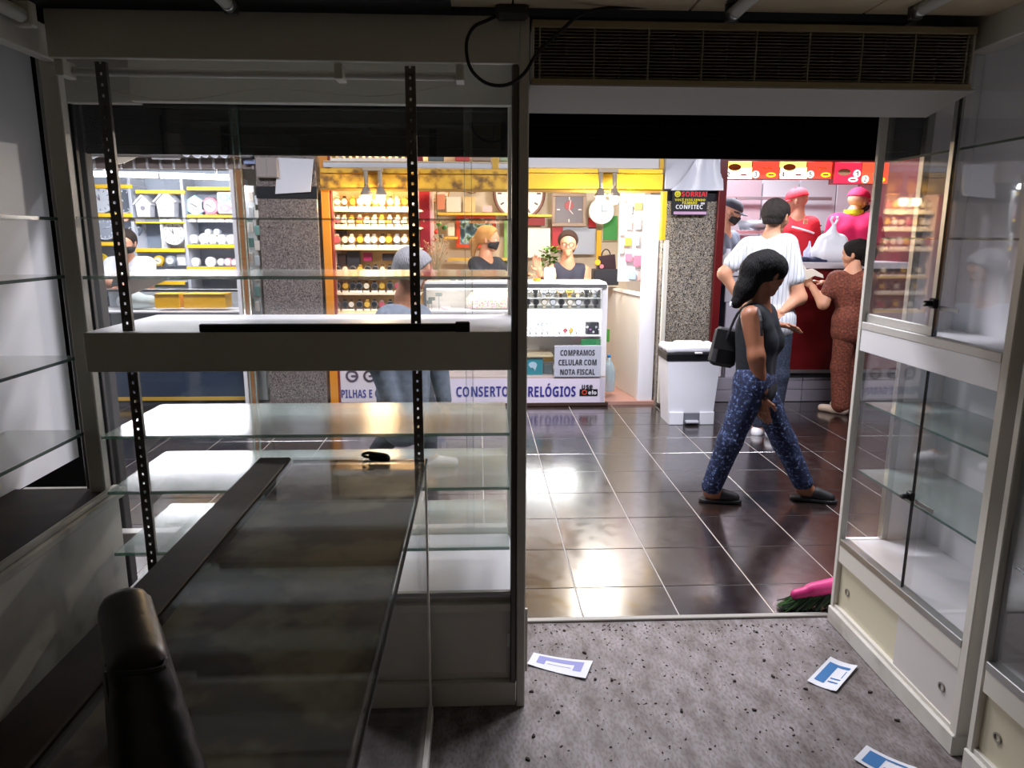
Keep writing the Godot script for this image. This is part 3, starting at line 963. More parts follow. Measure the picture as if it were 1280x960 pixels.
func chair():
	var r := thing("office_chair", "black leather high-backed office chair seen edge-on in the near left corner", "chair", Vector3(-.2, 0, -.5))
	# backrest seen edge-on: its top runs away from the viewer
	var n1 := F(132, 826, 1.17); var n2 := F(211, 818, 1.17)
	var f1 := F(127, 736, 1.185); var f2 := F(172, 718, 1.185)
	var on := func(u: float, v: float) -> Vector3:   # u across the thickness, v along the top
		return n1.lerp(n2, u).lerp(f1.lerp(f2, u), v)
	var down := Vector3(.10, -1, .05)
	var pads := []
	for k in 15:
		var t := k / 14.0
		var wide := 1.0 + 1.5 * minf(t * 2.6, 1.0)
		for u in [.36, .64]:
			var c: Vector3 = on.call(u, .5) + (on.call(u, .5) - on.call(.5, .5)) * (wide - 1.0)
			var half: Vector3 = (on.call(.5, .86) - on.call(.5, .14)) * .5
			var dn: Vector3 = down * (.022 + t * .5)
			pads.append([c - half + dn, c + half + dn, .0195 + .013 * minf(t * 3.0, 1.0), .0195 + .009 * minf(t * 3.0, 1.0)])
	part("backrest", blob(pads, .008, .022), M.leather, r)
	part("seam", tube_mesh(curve_pts([on.call(-.02, .2) + down * .02, on.call(.15, .0) + down * .012, on.call(.5, -.05) + down * .010, on.call(.88, .0) + down * .012, on.call(1.0, .2) + down * .02], 24), .0028, 6), mat("3a3d45", .35), r)
	part("piping", tube_mesh(curve_pts([on.call(-.02, .12) + down * .02, on.call(-.1, .06) + down * .12, on.call(-.28, .02) + down * .26], 16), .0035, 8), mat("34363c", .35), r)
	part("seat", blob([[Vector3(-.22, .52, -.28), Vector3(-.22, .52, -.6), .06, .06], [Vector3(.05, .52, -.28), Vector3(.05, .52, -.6), .06, .06], [Vector3(-.08, .52, -.28), Vector3(-.08, .52, -.6), .06, .06]], .016, .05), M.leather, r)
	part("back_bracket", tube_mesh([Vector3(-.2, .47, -.5), Vector3(-.29, .5, -.58), Vector3(-.29, .66, -.62)], .018, 8), M.dark, r)
	part("column", lathe([Vector2(.03, .08), Vector2(.03, .3), Vector2(.022, .3), Vector2(.022, .47)], 14), M.dark, r, Vector3(-.08, 0, -.44))
	for i in 5:
		var t := TAU * i / 5 + .3
		var e := Vector3(-.08 + cos(t) * .28, .075, -.44 + sin(t) * .28)
		part("leg", tube_mesh([Vector3(-.08, .11, -.44), e], [.025, .016], 8), M.dark, r)
		part("castor", sphere(.028), M.rubber, r, e - Vector3(0, .047, 0))

func ceiling_things():
	# long unit over the doorway with a louvred front and a wedge-shaped underside
	var r := thing("air_curtain", "long cream air curtain with a dark louvred grille over the doorway", "air curtain", Vector3(.8, 1.9, -2.3))
	var x0 := .152
	var x1 := 1.425
	slab("top_rail", Vector3(x0, 2.118, -2.15), Vector3(x1, 2.138, -2.19), mat("b3a583", .55), r)
	slab("bottom_rail", Vector3(x0, 1.968, -2.15), Vector3(x1, 1.985, -2.19), mat("b3a583", .55), r)
	slab("back_box", Vector3(x0, 1.985, -2.21), Vector3(x1, 2.138, -2.55), M.black, r)
	for x in [x0 + .003, x1 - .006]:
		slab("end_cheek", Vector3(x - .003, 1.985, -2.15), Vector3(x + .003, 2.118, -2.21), M.lam, r)
	for i in 15:
		slab("louvre", Vector3(x0 + .006, 1.989 + i * .0087, -2.158), Vector3(x1 - .009, 1.9912 + i * .0087, -2.196), mat("8f897c", .5), r, 0)
	for i in 17:
		var x := x0 + .02 + i * .0768
		slab("grille_bar", Vector3(x, 1.985, -2.155 if i % 2 == 0 else -2.17), Vector3(x + (.004 if i % 2 == 0 else .002), 2.118, -2.2), mat("a39c8c", .5), r, 0)
	var st := starts()
	var a := [Vector3(x0 - .004, 1.968, -2.15), Vector3(x0 - .004, 1.915, -2.30), Vector3(x0 - .004, 1.985, -2.55), Vector3(x0 - .004, 1.985, -2.19)]
	var c := Vector3(.8, 1.96, -2.3)
	var bq := []
	for p in a: bq.append(p + Vector3(x1 + (.02 if p.y > 1.93 else -.03) - x0, 0, 0))
	for i in 4:
		quad(st, a[i], a[(i + 1) % 4], bq[(i + 1) % 4], bq[i], c)
	quad(st, a[0], a[1], a[2], a[3], c)
	quad(st, bq[0], bq[1], bq[2], bq[3], c)
	part("air_outlet", ends(st), mat("aaa7a0", .45), r)
	slab("outlet_lip", Vector3(x0, 1.964, -2.147), Vector3(x1, 1.970, -2.153), M.alu_pale, r, .001)
	# dark beam behind the header, cables
	struct("trim_2", box_mesh(Vector3(1.3, .07, .1), .004), M.dark, Vector3(-.72, 2.185, -2.1), "dark timber beam above the display case")
	var k := thing("power_cable", "black power cable looping down from the ceiling in front of the cream corner post", "cable", P(640, 20, 2.1))
	var pts := []
	for q in [[632, 14, 2.14], [610, 25, 2.12], [592, 34, 2.10], [583, 55, 2.09], [588, 85, 2.09], [608, 104, 2.09], [634, 106, 2.08], [655, 92, 2.08], [672, 66, 2.08], [700, 40, 2.08], [726, 18, 2.08], [762, 10, 2.1], [830, 8, 2.12]]:
		pts.append(P(q[0], q[1], q[2]))
	part("sheath", tube_mesh(curve_pts(pts, 60), .0048, 8), M.rubber, k)
	part("junction_box", box_mesh(Vector3(.09, .05, .05), .01), mat("3b3932", .6), k, P(640, 12, 2.12))
	for q in [[285, 5, 255, -60, "dark ceiling at the left, above the display case header"], [918, 16, 1010, -60, "the ceiling boards, over the middle of the louvred grille"], [1150, 12, 1290, -60, "the ceiling boards, over the right end of the louvred grille"]]:
		var e := P(q[0], q[1], 2.04)
		var l := thing("tube_light", "unlit fluorescent tube hanging under " + q[4], "light", e + Vector3(0, .05, .5))
		part("tube", tube_mesh([e, e + Vector3(0, .01, 1.2)], .017, 12), M.tube_off, l)
		part("end_cap", tube_mesh([e + Vector3(0, 0, -.012), e + Vector3(0, 0, .018)], .0185, 12), M.alu, l)
		slab("holder", e + Vector3(-.018, -.02, -.012), e + Vector3(.018, .045, -.03), mat("45423b", .6), l, .003)
		slab("batten", e + Vector3(-.025, .028, -.012), e + Vector3(.025, .045, 1.2), mat("57534a", .6), l, .003)

func floor_things():
	# three printed slips on the floor
	var k := 0
	for q in [[[659, 831], [667, 817], [741, 828], [732, 850], "long white slip with a violet printed border lying beside the corner post", "8d8fc4", "violet"],
			[[1009, 852], [1038, 822], [1072, 834], [1045, 866], "white slip with a blue printed block lying near the right cabinet plinth", "2f6ea8", "blue"],
			[[1067, 950], [1083, 933], [1146, 962], [1128, 982], "white slip with a blue printed block at the bottom edge, nearest the viewer", "2f6ea8", "blue"]]:
		var c := []
		for i in 4: c.append(F(q[i][0], q[i][1], .003))
		var mid: Vector3 = (c[0] + c[1] + c[2] + c[3]) / 4
		var r := thing("paper_slip", q[4], "paper", Vector3(mid.x, 0, mid.z))
		var st := starts()
		var lift := Vector3(0, .004, 0)
		var g := func(u: float, v: float, up: float) -> Vector3:
			return c[0].lerp(c[3], u).lerp(c[1].lerp(c[2], u), v) + Vector3(0, up + .012 * pow(absf(u - .45), 2.0) * 2.0, 0)
		for i in 6:
			for up in [0.0, -.0012]:
				quad(st, g.call(i / 6.0, 0, up), g.call((i + 1) / 6.0, 0, up), g.call((i + 1) / 6.0, 1, up), g.call(i / 6.0, 1, up), mid + Vector3(0, -1 if up == 0.0 else 1, 0))
		part("sheet", ends(st), mat("d9dbe2", .7), r)
		var ink := mat(q[5], .7)
		st = starts()
		var spots := [[.12, .88, .62, .86], [.12, .26, .3, .62], [.74, .88, .3, .62], [.3, .7, .40, .43]] if k == 0 else [[.16, .86, .12, .46], [.16, .24, .46, .88], [.62, .66, .52, .86], [.74, .78, .52, .86], [.3, .56, .82, .85]]
		for s in spots:
			for i in 4:
				var u0: float = lerpf(s[0], s[1], i / 4.0)
				var u1: float = lerpf(s[0], s[1], (i + 1) / 4.0)
				if k == 0: quad(st, g.call(u0, s[2], .0006), g.call(u1, s[2], .0006), g.call(u1, s[3], .0006), g.call(u0, s[3], .0006), mid + Vector3(0, -1, 0))
				else: quad(st, g.call(s[2], 1 - u0, .0006), g.call(s[2], 1 - u1, .0006), g.call(s[3], 1 - u1, .0006), g.call(s[3], 1 - u0, .0006), mid + Vector3(0, -1, 0))
		part("printing", ends(st), ink, r)
		k += 1
	# flakes of dirt one can pick out, and the grit between them
	var shapes := []
	for i in 3:
		var o := []
		for j in 7:
			var t := TAU * j / 7
			o.append(Vector2(cos(t) * rng.randf_range(.005, .011), sin(t) * rng.randf_range(.003, .007)))
		shapes.append(extrude(o, .004))
	for q in [[852, 888, "in the middle of the lit shop floor, the largest there"], [918, 851, "left of the blue printed slip, midway to the violet one"], [744, 849, "just right of the violet printed slip, nearest its corner"], [765, 850, "a hand's width right of the violet slip, second from it"], [665, 864, "at the foot of the cream corner post"], [660, 949, "at the bottom edge below the corner post"], [955, 825, "left of the blue slip near the threshold"], [705, 788, "by the threshold above the violet slip"], [942, 887, "on the bare floor left of the lower blue slip"], [698, 890, "below the violet slip in the shade boundary"], [667, 920, "near the bottom left in the shade of the corner post"], [731, 816, "just above the violet slip's upper corner"], [1008, 861, "touching the lower left corner of the blue slip"], [966, 845, "close to the left of the blue slip"], [946, 790, "right beside the threshold, left of the cabinet corner"], [1088, 865, "against the right cabinet plinth near the blue slip"], [1121, 900, "by the cabinet plinth above the lowest slip"]]:
		var v := F(q[0], q[1], .003)
		solo("dirt_flake", "dark dirt flake " + q[2], "debris", shapes[rng.randi() % 3], mat("241a15", .9), v, "dark dirt flakes on the shop floor", Basis(Vector3.UP, rng.randf() * TAU) * Basis(Vector3.RIGHT, -PI / 2))
	var st := starts()
	for i in 420:
		var px := rng.randf_range(665, 1060)
		var v := F(px, 781 + pow(rng.randf(), 2.2) * 170, .0)
		var s := rng.randf_range(.0015, .0045)
		var b := Basis(Vector3.UP, rng.randf() * TAU)
		if v.x > .18 and v.x < 1.4:
			add_box(st, v + Vector3(0, s * .3, 0), Vector3(s * 2, s * .7, s), 0, b)
	var grit := part("grit", ends(st), mat("3a2d26", .95), self)
	tag(grit, "fine dark grit scattered over the shop floor by the doorway", "grit", "", "stuff")
	# broom lying behind the cabinet's far corner
	var r := thing("broom", "pink broom with green bristles on the arcade floor by the right cabinet", "broom", F(1010, 770))
	var a := P(995, 743, 2.76)
	var b := P(1062, 728, 2.76)
	part("head", blob([[a, b, .022, .032], [a.lerp(b, .3) + Vector3(0, .008, 0), b, .026, .032]], .006, .015), mat("c22a72", .45), r)
	part("handle", tube_mesh([b + Vector3(-.02, .02, 0), Vector3(1.75, .09, -2.88), Vector3(2.95, .10, -3.15)], .011, 10), mat("c22a72", .4), r)
	for m in 3:
		st = starts()
		for i in 130:
			var o: Vector3 = a.lerp(b, rng.randf()) + Vector3(0, -.01, rng.randf_range(-.025, .025))
			var tip := Vector3(o.x - .05 - rng.randf() * .035, .004 + rng.randf() * .012, o.z + rng.randf_range(-.03, .03))
			add_tube(st, [o, o.lerp(tip, .55) + Vector3(0, -.006, 0), tip], .0016, 4, false)
		part("bristles", ends(st), mat(["1d3a20", "14261a", "3f6a2c"][m], .6), r).set_meta("kind", "stuff")

# ---------------------------------------------------------------- the arcade beyond
func arcade_shell():
	struct("ceiling", box_mesh(Vector3(11, .1, 7.4), 0), mat("34332f", .85), Vector3(0, 3.15, -6.6), "grey arcade ceiling above the stalls")
	struct("wall_back", box_mesh(Vector3(11, 3.3, .1), 0), mat("cfc6b6", .8), Vector3(0, 1.6, -9.65), "pale rear wall behind the stalls")
	struct("wall_left", box_mesh(Vector3(.1, 3.3, 7.4), 0), mat("6a655f", .8), Vector3(-5.4, 1.6, -6.3), "end wall of the arcade on the left")
	struct("wall_right", box_mesh(Vector3(.1, 3.3, 7.4), 0), mat("4f4b48", .8), Vector3(5.4, 1.6, -6.3), "end wall of the arcade on the right")
	# granite columns
	for q in [[325, 399, 6.5, "granite_brown", "dark brown granite column between the clock stall and the watch stall"], [828, 898, 6.5, "granite", "grey speckled granite column between the watch stall and the food stall"]]:
		var r := thing("granite_column", q[4], "column", pmid(q[0], 300, q[1], 300, q[2]) * Vector3(1, 0, 1))
		var x0 := P(q[0], 300, q[2]).x
		var x1 := P(q[1], 300, q[2]).x
		var m: Material = M[q[3]]
		slab("shaft", Vector3(x0, 0, -6.5), Vector3(x1, 1.86, -7.0), m, r, .004)
		slab("dark_band", Vector3(x0 - .006, 1.86, -6.494), Vector3(x1 + .006, 1.96, -7.0), mat("14161d", .3), r, .003)
		slab("upper_shaft", Vector3(x0, 1.96, -6.5), Vector3(x1, 3.1, -7.0), m if q[3] == "granite_brown" else mat("aeb0ba", .7), r, .003)
	var mb := thing("meter_box", "grey twin-door meter box high on the brown granite column", "box", P(333, 209, 6.46))
	pslab("case", 320, 197, 347, 222, 6.44, .05, mat("9a928e", .5), mb, .004)
	pslab("door", 321, 198, 333, 221, 6.435, .01, mat("8c8480", .5), mb, .003)
	pslab("door", 334, 198, 346, 221, 6.435, .01, mat("8c8480", .5), mb, .003)
	# white sheet pinned to the first column, drape and foil on the second
	solo("white_sheet", "white plastic sheet hung high on the brown granite column", "sheet", extrude([Vector2(-.17, -.15), Vector2(.13, -.13), Vector2(.17, .14), Vector2(-.13, .15)], .012), mat("c9ccd6", .6), P(368, 220, 6.48))
	var st := starts()
	st.set_smooth_group(0)
	for i in 16:
		for j in 6:
			var f := func(u: float, v: float) -> Vector3:
				var xl := lerpf(838, 872, pow(v, .8))
				var x := lerpf(xl, 904, u)
				var top := 238.0 - 40.0 * v
				var p := P(x, top, 6.44)
				return p + Vector3(0, 0, .025 * sin(u * 14.0 + v * 5.0) * (.3 + v * .5))
			quad(st, f.call(i / 16.0, j / 6.0), f.call((i + 1) / 16.0, j / 6.0), f.call((i + 1) / 16.0, (j + 1) / 6.0), f.call(i / 16.0, (j + 1) / 6.0), P(870, 215, 7))
	var cl := part("cloth", ends(st), mat("cdd0da", .75), self)
	tag(cl, "white cloth draped high on the grey granite column above the black sign", "cloth")

func clock(label: String, px: float, py: float, rp: float, d: float, rim: String, face: String, marks: String, hour: float, group := "", kind := "wall_clock", ticks := true) -> Node3D:
	var c := P(px, py, d)
	var r := rp * (d + .3) / FOC
	var k := thing(kind, label, "clock", c, group)
	part("rim", ring_mesh(r, r * .12, .03), mat(rim, .4), k, c)
	part("dial", disc_mesh(r * .92, .016), mat(face, .5), k, c)
	if ticks:
		var st := starts()
		for i in 12:
			var t := TAU * i / 12
			add_box(st, Vector3(sin(t), cos(t), 0) * r * .74 + Vector3(0, 0, .0095), Vector3(r * .06, r * .15, .003), 0, Basis(Vector3.BACK, -t))
		part("hour_marks", ends(st), mat(marks, .5), k, c)
	var t1 := TAU * hour / 12
	for h in [[t1, .45, .07], [t1 * 12.0, .68, .05]]:
		var dir := Vector3(sin(h[0]), cos(h[0]), 0)
		part("hand", box_mesh(Vector3(r * h[2], r * h[1], .003), 0), mat(marks, .4), k, c + dir * r * h[1] * .42 + Vector3(0, 0, .012), Basis(Vector3.BACK, -h[0]))
	return k

func alarm_clock(label: String, px: float, py: float, rp: float, d: float, body: String, face: String, group := "", sides := 24) -> Node3D:
	var c := P(px, py, d)
	var r := rp * (d + .3) / FOC
	var k := thing("alarm_clock", label, "clock", c, group)
	part("case", disc_mesh(r, .06, sides), mat(body, .4), k, c - Vector3(0, 0, .02), Basis(Vector3.BACK, PI / sides))
	part("dial", disc_mesh(r * .66, .01, 20), mat(face, .5), k, c + Vector3(0, 0, .014))
	for h in [[2.2, .3], [5.2, .45]]:
		var dir := Vector3(sin(h[0]), cos(h[0]), 0)
		part("hand", box_mesh(Vector3(r * .1, r * h[1], .003), 0), mat("222228", .4), k, c + dir * r * h[1] * .45 + Vector3(0, 0, .0205), Basis(Vector3.BACK, -h[0]))
	for x in [-.5, .5]:
		part("foot", box_mesh(Vector3(r * .25, r * .3, .04), .003), mat(body, .4), k, c + Vector3(x * r, -r * .93, -.02))
	return k

func clock_stall():
	# shell
	var wl := mat("b9bcc4", .6)
	struct("wall_left", box_mesh(Vector3(.08, 2.2, 1.7), 0), wl, Vector3(-4.03, 1.1, -7.45), "white side wall of the clock stall")
	struct("floor", box_mesh(Vector3(1.5, .06, 1.5), 0), mat("8a8580", .6), Vector3(-2.85, .0, -7.5), "plain floor behind the clock counter")
	var fr := thing("shopfront", "white and orange upright frame round the clock stall opening", "frame", P(200, 500, 6.58) * Vector3(1, 0, 1))
	slab("white_upright", Vector3(P(97, 300, 6.55).x, .0, -6.50), Vector3(P(107, 300, 6.55).x, 2.10, -6.57), M.lam_white, fr)
	slab("orange_upright", Vector3(P(300, 300, 6.55).x, .0, -6.50), Vector3(P(309, 300, 6.55).x, 2.10, -6.57), mat("8f5a24", .5), fr)
	slab("white_trim", Vector3(P(294, 300, 6.55).x, .0, -6.51), Vector3(P(299, 300, 6.55).x, 2.1, -6.56), M.lam_white, fr)
	# grey fascia of upright boards with white battens
	var fa := thing("stall_fascia", "grey boarded fascia with white battens above the clock stall", "fascia", P(215, 210, 6.6))
	for i in 13:
		var x := 101 + i * 16.6
		pslab("board", x, 192, x + 14.6, 211, 6.62, .03, mat("776a66" if i % 3 else "7f7471", .6), fa)
		pslab("batten", x + 14.4, 194, x + 16.8, 211, 6.60, .03, mat("b3b3b8", .5), fa)
	slab("ledge", Vector3(P(98, 300, 6.55).x, 2.20, -6.5), Vector3(P(322, 300, 6.55).x, 2.215, -6.75), mat("6c6764", .6), fa)
	# goods standing on the ledge over the fascia
	var y0 := 2.2
	solo("folded_banner", "white crumpled banner at the left end of the ledge over the clock stall", "banner", extrude([Vector2(-.17, .08), Vector2(-.12, -.03), Vector2(-.02, -.05), Vector2(.15, .02), Vector2(.17, .1), Vector2(0, .03), Vector2(-.08, .09)], .02), mat("d5dae0", .6), P(118, 191, 6.52))
	solo("paper_sheet", "large cream paper wedge hanging over the grey fascia", "paper", extrude([Vector2(-.12, .12), Vector2(-.12, -.09), Vector2(.0, -.07), Vector2(.14, -.01), Vector2(.14, .12)], .012), mat("d9cfbd", .7), P(154, 193, 6.52))
	solo("boxed_clock", "wide white boxed clock on the ledge over the fascia, beside the round ones", "clock", box_mesh(Vector3(.24, .11, .05), .01), mat("dfe0e6", .5), P(207, 191, 6.55))
	for q in [[233, 4.6], [246, 5.6], [256, 5.2], [268, 5.4], [280, 5.6]]:
		clock("white round alarm clock, %s in the row on the ledge" % nth([233, 246, 256, 268, 280].find(q[0]), 5), q[0], 191, q[1], 6.5, "eceef4", "d9dde6", "9a9fae", 1.7, "round clocks on the fascia ledge", "alarm_clock", false)
	solo("orange_box", "small ochre box at the end of the clock row on the ledge", "box", box_mesh(Vector3(.07, .1, .05), .004), mat("a9742c", .6), P(293, 191, 6.55))
	var bl := solo("blue_label", "tiny pale blue label on the fascia below the ledge", "label", box_mesh(Vector3(.10, .04, .01), .002), mat("93a4cc", .6), P(312, 202, 6.57))
	solo("white_box", "white carton with a pale blue side at the right end of the ledge", "box", box_mesh(Vector3(.12, .07, .05), .004), mat("cfd8dc", .5), P(308, 190, 6.55))
	# shelving wall, three bays
	var sv := thing("clock_shelves", "white and grey wall shelving with yellow shelf edges in the clock stall", "shelving", P(200, 500, 7.6) * Vector3(1, 0, 1))
	var d := 7.8
	slab("back_board", Vector3(P(98, 300, d).x, .06, -d - .02), Vector3(P(304, 300, d).x, 2.2, -d - .05), mat("aab2bf", .6), sv)
	var bays := [[104, 165, [231, 267, 303, 350]], [169, 231, [238, 275, 311, 352]], [233, 299, [234, 269, 306, 334]]]
	for b in bays:
		for x in [b[0] - 2.5, b[1] + .5]:
			pslab("divider", x, 222, x + 2.5, 372, 7.46, .32, mat("c5c9d2", .5), sv)
		for y in b[2]:
			var s := pslab("shelf", b[0], y, b[1], y + 1.2, 7.46, .32, M.lam_white, sv)
			pslab("yellow_edge", b[0], y - .5, b[1], y + 4.2, 7.45, .012, M.yellow, s)
	pslab("cubby_back", 171, 279, 201, 311, 7.72, .02, mat("7c8795", .6), sv)
	pslab("cubby_divider", 201, 279, 203, 311, 7.48, .3, M.lam_white, sv)
	pslab("cream_back", 203, 279, 231, 311, 7.68, .02, mat("d8ccc2", .6), sv)
	var z := 7.54
	clock("silver round wall clock at the left of the top shelf, next to the dark one", 125, 250, 14.5, z, "e6e9ef", "c8cdd4", "6d727c", 11.9)
	clock("dark grey round wall clock with white hour marks on the top shelf", 154, 251, 14.5, z, "e4e7ee", "5e6674", "eef0f4", 10.8)
	clock("large white wall clock half hidden by the left frame on the second shelf", 112, 286, 14, z, "d4d8dd", "d8dcda", "9a9ea6", 4.4)
	clock("grey wall clock with pale numerals on the second shelf, left bay", 131, 286, 12.5, z - .05, "c9cdd4", "8a919c", "e6e8ec", 2.2)
	clock("dark wall clock behind the clerk's head on the second shelf", 163, 284, 13, z, "5d6470", "4c535f", "d8dce4", 7.3)
	clock("white wall clock with dark numerals in the middle bay, cream backed cubby", 217, 292, 13, z, "eceef2", "e2e4e6", "4a4d55", 11.9)
	clock("yellow round wall clock low in the left bay beside the clerk's shoulder", 126, 327, 9.5, z, "e8c51c", "d9b413", "8b7a1a", 3.3)
	for q in [[183, 257, .70, "smaller white birdhouse clock, the left one of two", "8b8890"], [211, 253, .86, "larger white birdhouse clock on the middle bay's top shelf, right of the smaller", "e6e4e6"]]:
		var s: float = q[2]
		var c := P(q[0], 271, z) + Vector3(0, .125 * s, 0)
		var k := thing("birdhouse_clock", q[3], "clock", c - Vector3(0, .125 * s, 0))
		part("house", extrude([Vector2(-.085 * s, -.125 * s), Vector2(.085 * s, -.125 * s), Vector2(.1 * s, .04 * s), Vector2(0, .14 * s), Vector2(-.1 * s, .04 * s)], .12), mat("e4e4ea", .5), k, c)
		for e in [-1, 1]:
			part("roof_board", box_mesh(Vector3(.185 * s, .016, .16), .003), mat("f0f0f4", .45), k, c + Vector3(e * .062 * s, .105 * s, 0), Basis(Vector3.BACK, -e * .80))
		part("dial", disc_mesh(.032 * s, .01, 18), mat(q[4], .4), k, c + Vector3(0, -.005, .062))
		part("perch", tube_mesh([Vector3.ZERO, Vector3(0, 0, .03)], .004, 6), mat("d0d0d6", .5), k, c + Vector3(0, -.06 * s, .06))
	alarm_clock("blue hexagonal clock on the right bay's top shelf", 244, 257, 12, z, "b9dbe8", "f0f4f6", "", 6)
	alarm_clock("pink clock standing between the blue hexagonal clock and the stacked boxes", 263, 257.5, 10.5, z, "d98493", "f3e0e2", "", 8)
	for q in [[282, 247, "9dc4d6", "white boxed clock with a blue oval dial, upper of the two stacked"], [283, 260.5, "e0a2b4", "white boxed clock with a pink oval dial, lower of the two stacked"]]:
		var c := P(q[0], q[1], z)
		var k := thing("boxed_clock", q[3], "clock", c)
		part("case", box_mesh(Vector3(.155, .105, .06), .012), mat("e8eaf0", .5), k, c)
		part("dial", extrude(ellipse(.055, .038), .012), mat(q[2], .5), k, c + Vector3(0, 0, .034))
		part("centre", extrude(ellipse(.022, .02), .006), mat("f2f2f4", .5), k, c + Vector3(0, 0, .041))
	var i := 0
	for q in [[242, 298.5, 5.2, "e6e3dc"], [255, 298, 6, "f2f0ec"], [266, 298.5, 5.5, "efe6d2"], [277, 299, 5.5, "f2f0ec"], [289, 299, 5.5, "e3dcd8"], [260, 290, 3.6, "dfe3ea"], [271, 290, 3.8, "d3d8e2"]]:
		alarm_clock(["small cream alarm clock, leftmost on the right bay's middle shelf", "small white alarm clock, second from left on the right bay's middle shelf", "small ivory alarm clock, middle of the right bay's middle shelf", "small white alarm clock, second from right on the right bay's middle shelf", "small alarm clock, rightmost on the right bay's middle shelf", "tiny alarm clock in the upper row, left of two", "tiny alarm clock in the upper row, right of two"][[242, 255, 266, 277, 289, 260, 271].find(q[0])], q[0], q[1], q[2], z, q[3], "ffffff", "pale alarm clocks on the middle shelf of the clock stall")
	for q in [[244, 327.5, 5.2, "e9e9ea"], [263, 327.5, 6, "efecec"], [276, 327.5, 4.2, "d5d7dd"], [285, 327.5, 4.6, "e6b7bd"], [293, 328, 4.2, "dfa7ad"]]:
		alarm_clock(["white", "larger white", "grey", "pink", "rose pink"][[244, 263, 276, 285, 293].find(q[0])] + " alarm clock, %s on the right bay's lower shelf" % nth([244, 263, 276, 285, 293].find(q[0]), 5), q[0], q[1], q[2], z, q[3], "ffffff", "alarm clocks on the lower shelf of the clock stall")
	alarm_clock("yellow alarm clock with twin bells on the middle bay's low shelf", 198, 326, 6, z - .1, "e2b93a", "f6ecd0")
	alarm_clock("grey alarm clock with twin bells right of the yellow one", 213, 326, 6, z - .1, "8d96a0", "eef0f2")
	solo("white_carton", "white carton on the low shelf right of the grey twin-bell clock", "box", box_mesh(Vector3(.09, .11, .06), .004), mat("e3e4ea", .5), P(228, 325, z))
	# counter
	var ct := thing("glass_counter", "glass counter of the clock stall with two yellow boxes inside", "counter", P(205, 505, 6.6) * Vector3(1, 0, 1))
	var xa := P(112, 400, 6.6).x
	var xb := P(303, 400, 6.6).x
	slab("top_pane", Vector3(xa, 1.06, -6.60), Vector3(xb, 1.07, -7.0), M.glass, ct, 0)
	slab("top_rim", Vector3(xa, 1.052, -6.592), Vector3(xb, 1.076, -6.604), M.steel, ct)
	slab("front_pane", Vector3(xa, .62, -6.60), Vector3(xb, 1.05, -6.606), M.glass, ct, 0)
	slab("shelf", Vector3(xa, .86, -6.62), Vector3(xb, .875, -7.0), M.lam_white, ct)
	slab("back", Vector3(xa, .3, -6.98), Vector3(xb, 1.05, -7.0), mat("9fa6ad", .6), ct)
	slab("base", Vector3(xa, .09, -6.605), Vector3(xb, .62, -6.98), mat("2c3a52", .45), ct)
	slab("yellow_strip", Vector3(xa, .055, -6.60), Vector3(xb, .09, -6.64), mat("c9a13c", .5), ct)
	slab("kick_board", Vector3(xa, 0, -6.62), Vector3(xb, .055, -6.66), mat("3a3c42", .5), ct)
	slab("base_rim", Vector3(xa, .545, -6.598), Vector3(xb, .56, -6.61), M.steel, ct)
	solo("yellow_box", "yellow carton inside the clock counter, the left and shorter one", "box", box_mesh(Vector3(.22, .13, .18), .004), mat("f2b705", .45), P(214, 375, 6.75))
	solo("yellow_box", "long yellow carton inside the clock counter, right of the shorter one", "box", box_mesh(Vector3(.375, .13, .18), .004), mat("f2b705", .45), P(260, 375, 6.75))
	solo("seat_cushion", "pale grey round cushion inside the clock counter left of the yellow cartons", "cushion", blob([[Vector3(-.12, 0, 0), Vector3(.12, 0, 0), .06, .06], [Vector3(0, .01, 0), Vector3(0, .02, 0), .075, .075]], .012, .03), mat("b7c0bd", .8), P(171, 377, 6.8))
	solo("green_clock", "small green clock low on the middle bay shelf by the counter", "clock", disc_mesh(.035, .03, 18), mat("74c24a", .4), P(193, 357, 7.5))
	# display panel to the right of the frame
	var pb := thing("pegboard", "pale pegboard panel with small hanging packets right of the clock stall frame", "panel", P(318, 320, 6.75))
	pslab("board", 308, 232, 326, 500, 6.75, .03, mat("c3c8c8", .6), pb)
	for y in 8:
		for x in 2:
			pslab("packet", 310.5 + x * 8, 240 + y * 19 + x * 4, 316.5 + x * 8, 252 + y * 19 + x * 4, 6.72, .02, mat(["e8e4da", "c9d3d9", "dadbd2", "6f9f98"][(y + x) % 4], .5), pb)
	var t := thing("tube_light", "lit fluorescent tube across the top of the clock stall", "light", P(200, 219, 6.8))
	part("tube", tube_mesh([P(105, 217, 6.7), P(198, 219, 6.7)], .024, 12), mat("ffffff", .4, 0, 1, 5.0), t)
	part("tube", tube_mesh([P(201, 219, 6.7), P(296, 222, 6.7)], .024, 12), mat("ffffff", .4, 0, 1, 5.0), t)
	for x in [104, 200, 298]:
		part("holder", box_mesh(Vector3(.025, .05, .05), .003), M.lam_white, t, P(x, 217 if x < 150 else 220, 6.7))
	for x in [130, 270]:
		slab("hanger", P(x, 214, 6.69) * Vector3(1, 0, 1) + Vector3(-.012, 2.06, 0), P(x, 214, 6.71) * Vector3(1, 0, 1) + Vector3(.012, 2.201, 0), M.lam_white, t)
	area_light(P(200, 226, 6.72), Vector3(0, -.75, -.65), Vector2(1.4, .06), K * 1.0, Color("f3f6ff"))
	area_light(P(200, 225, 6.66), Vector3(0, -.6, .8), Vector2(1.4, .06), K * .55, Color("f3f6ff"))

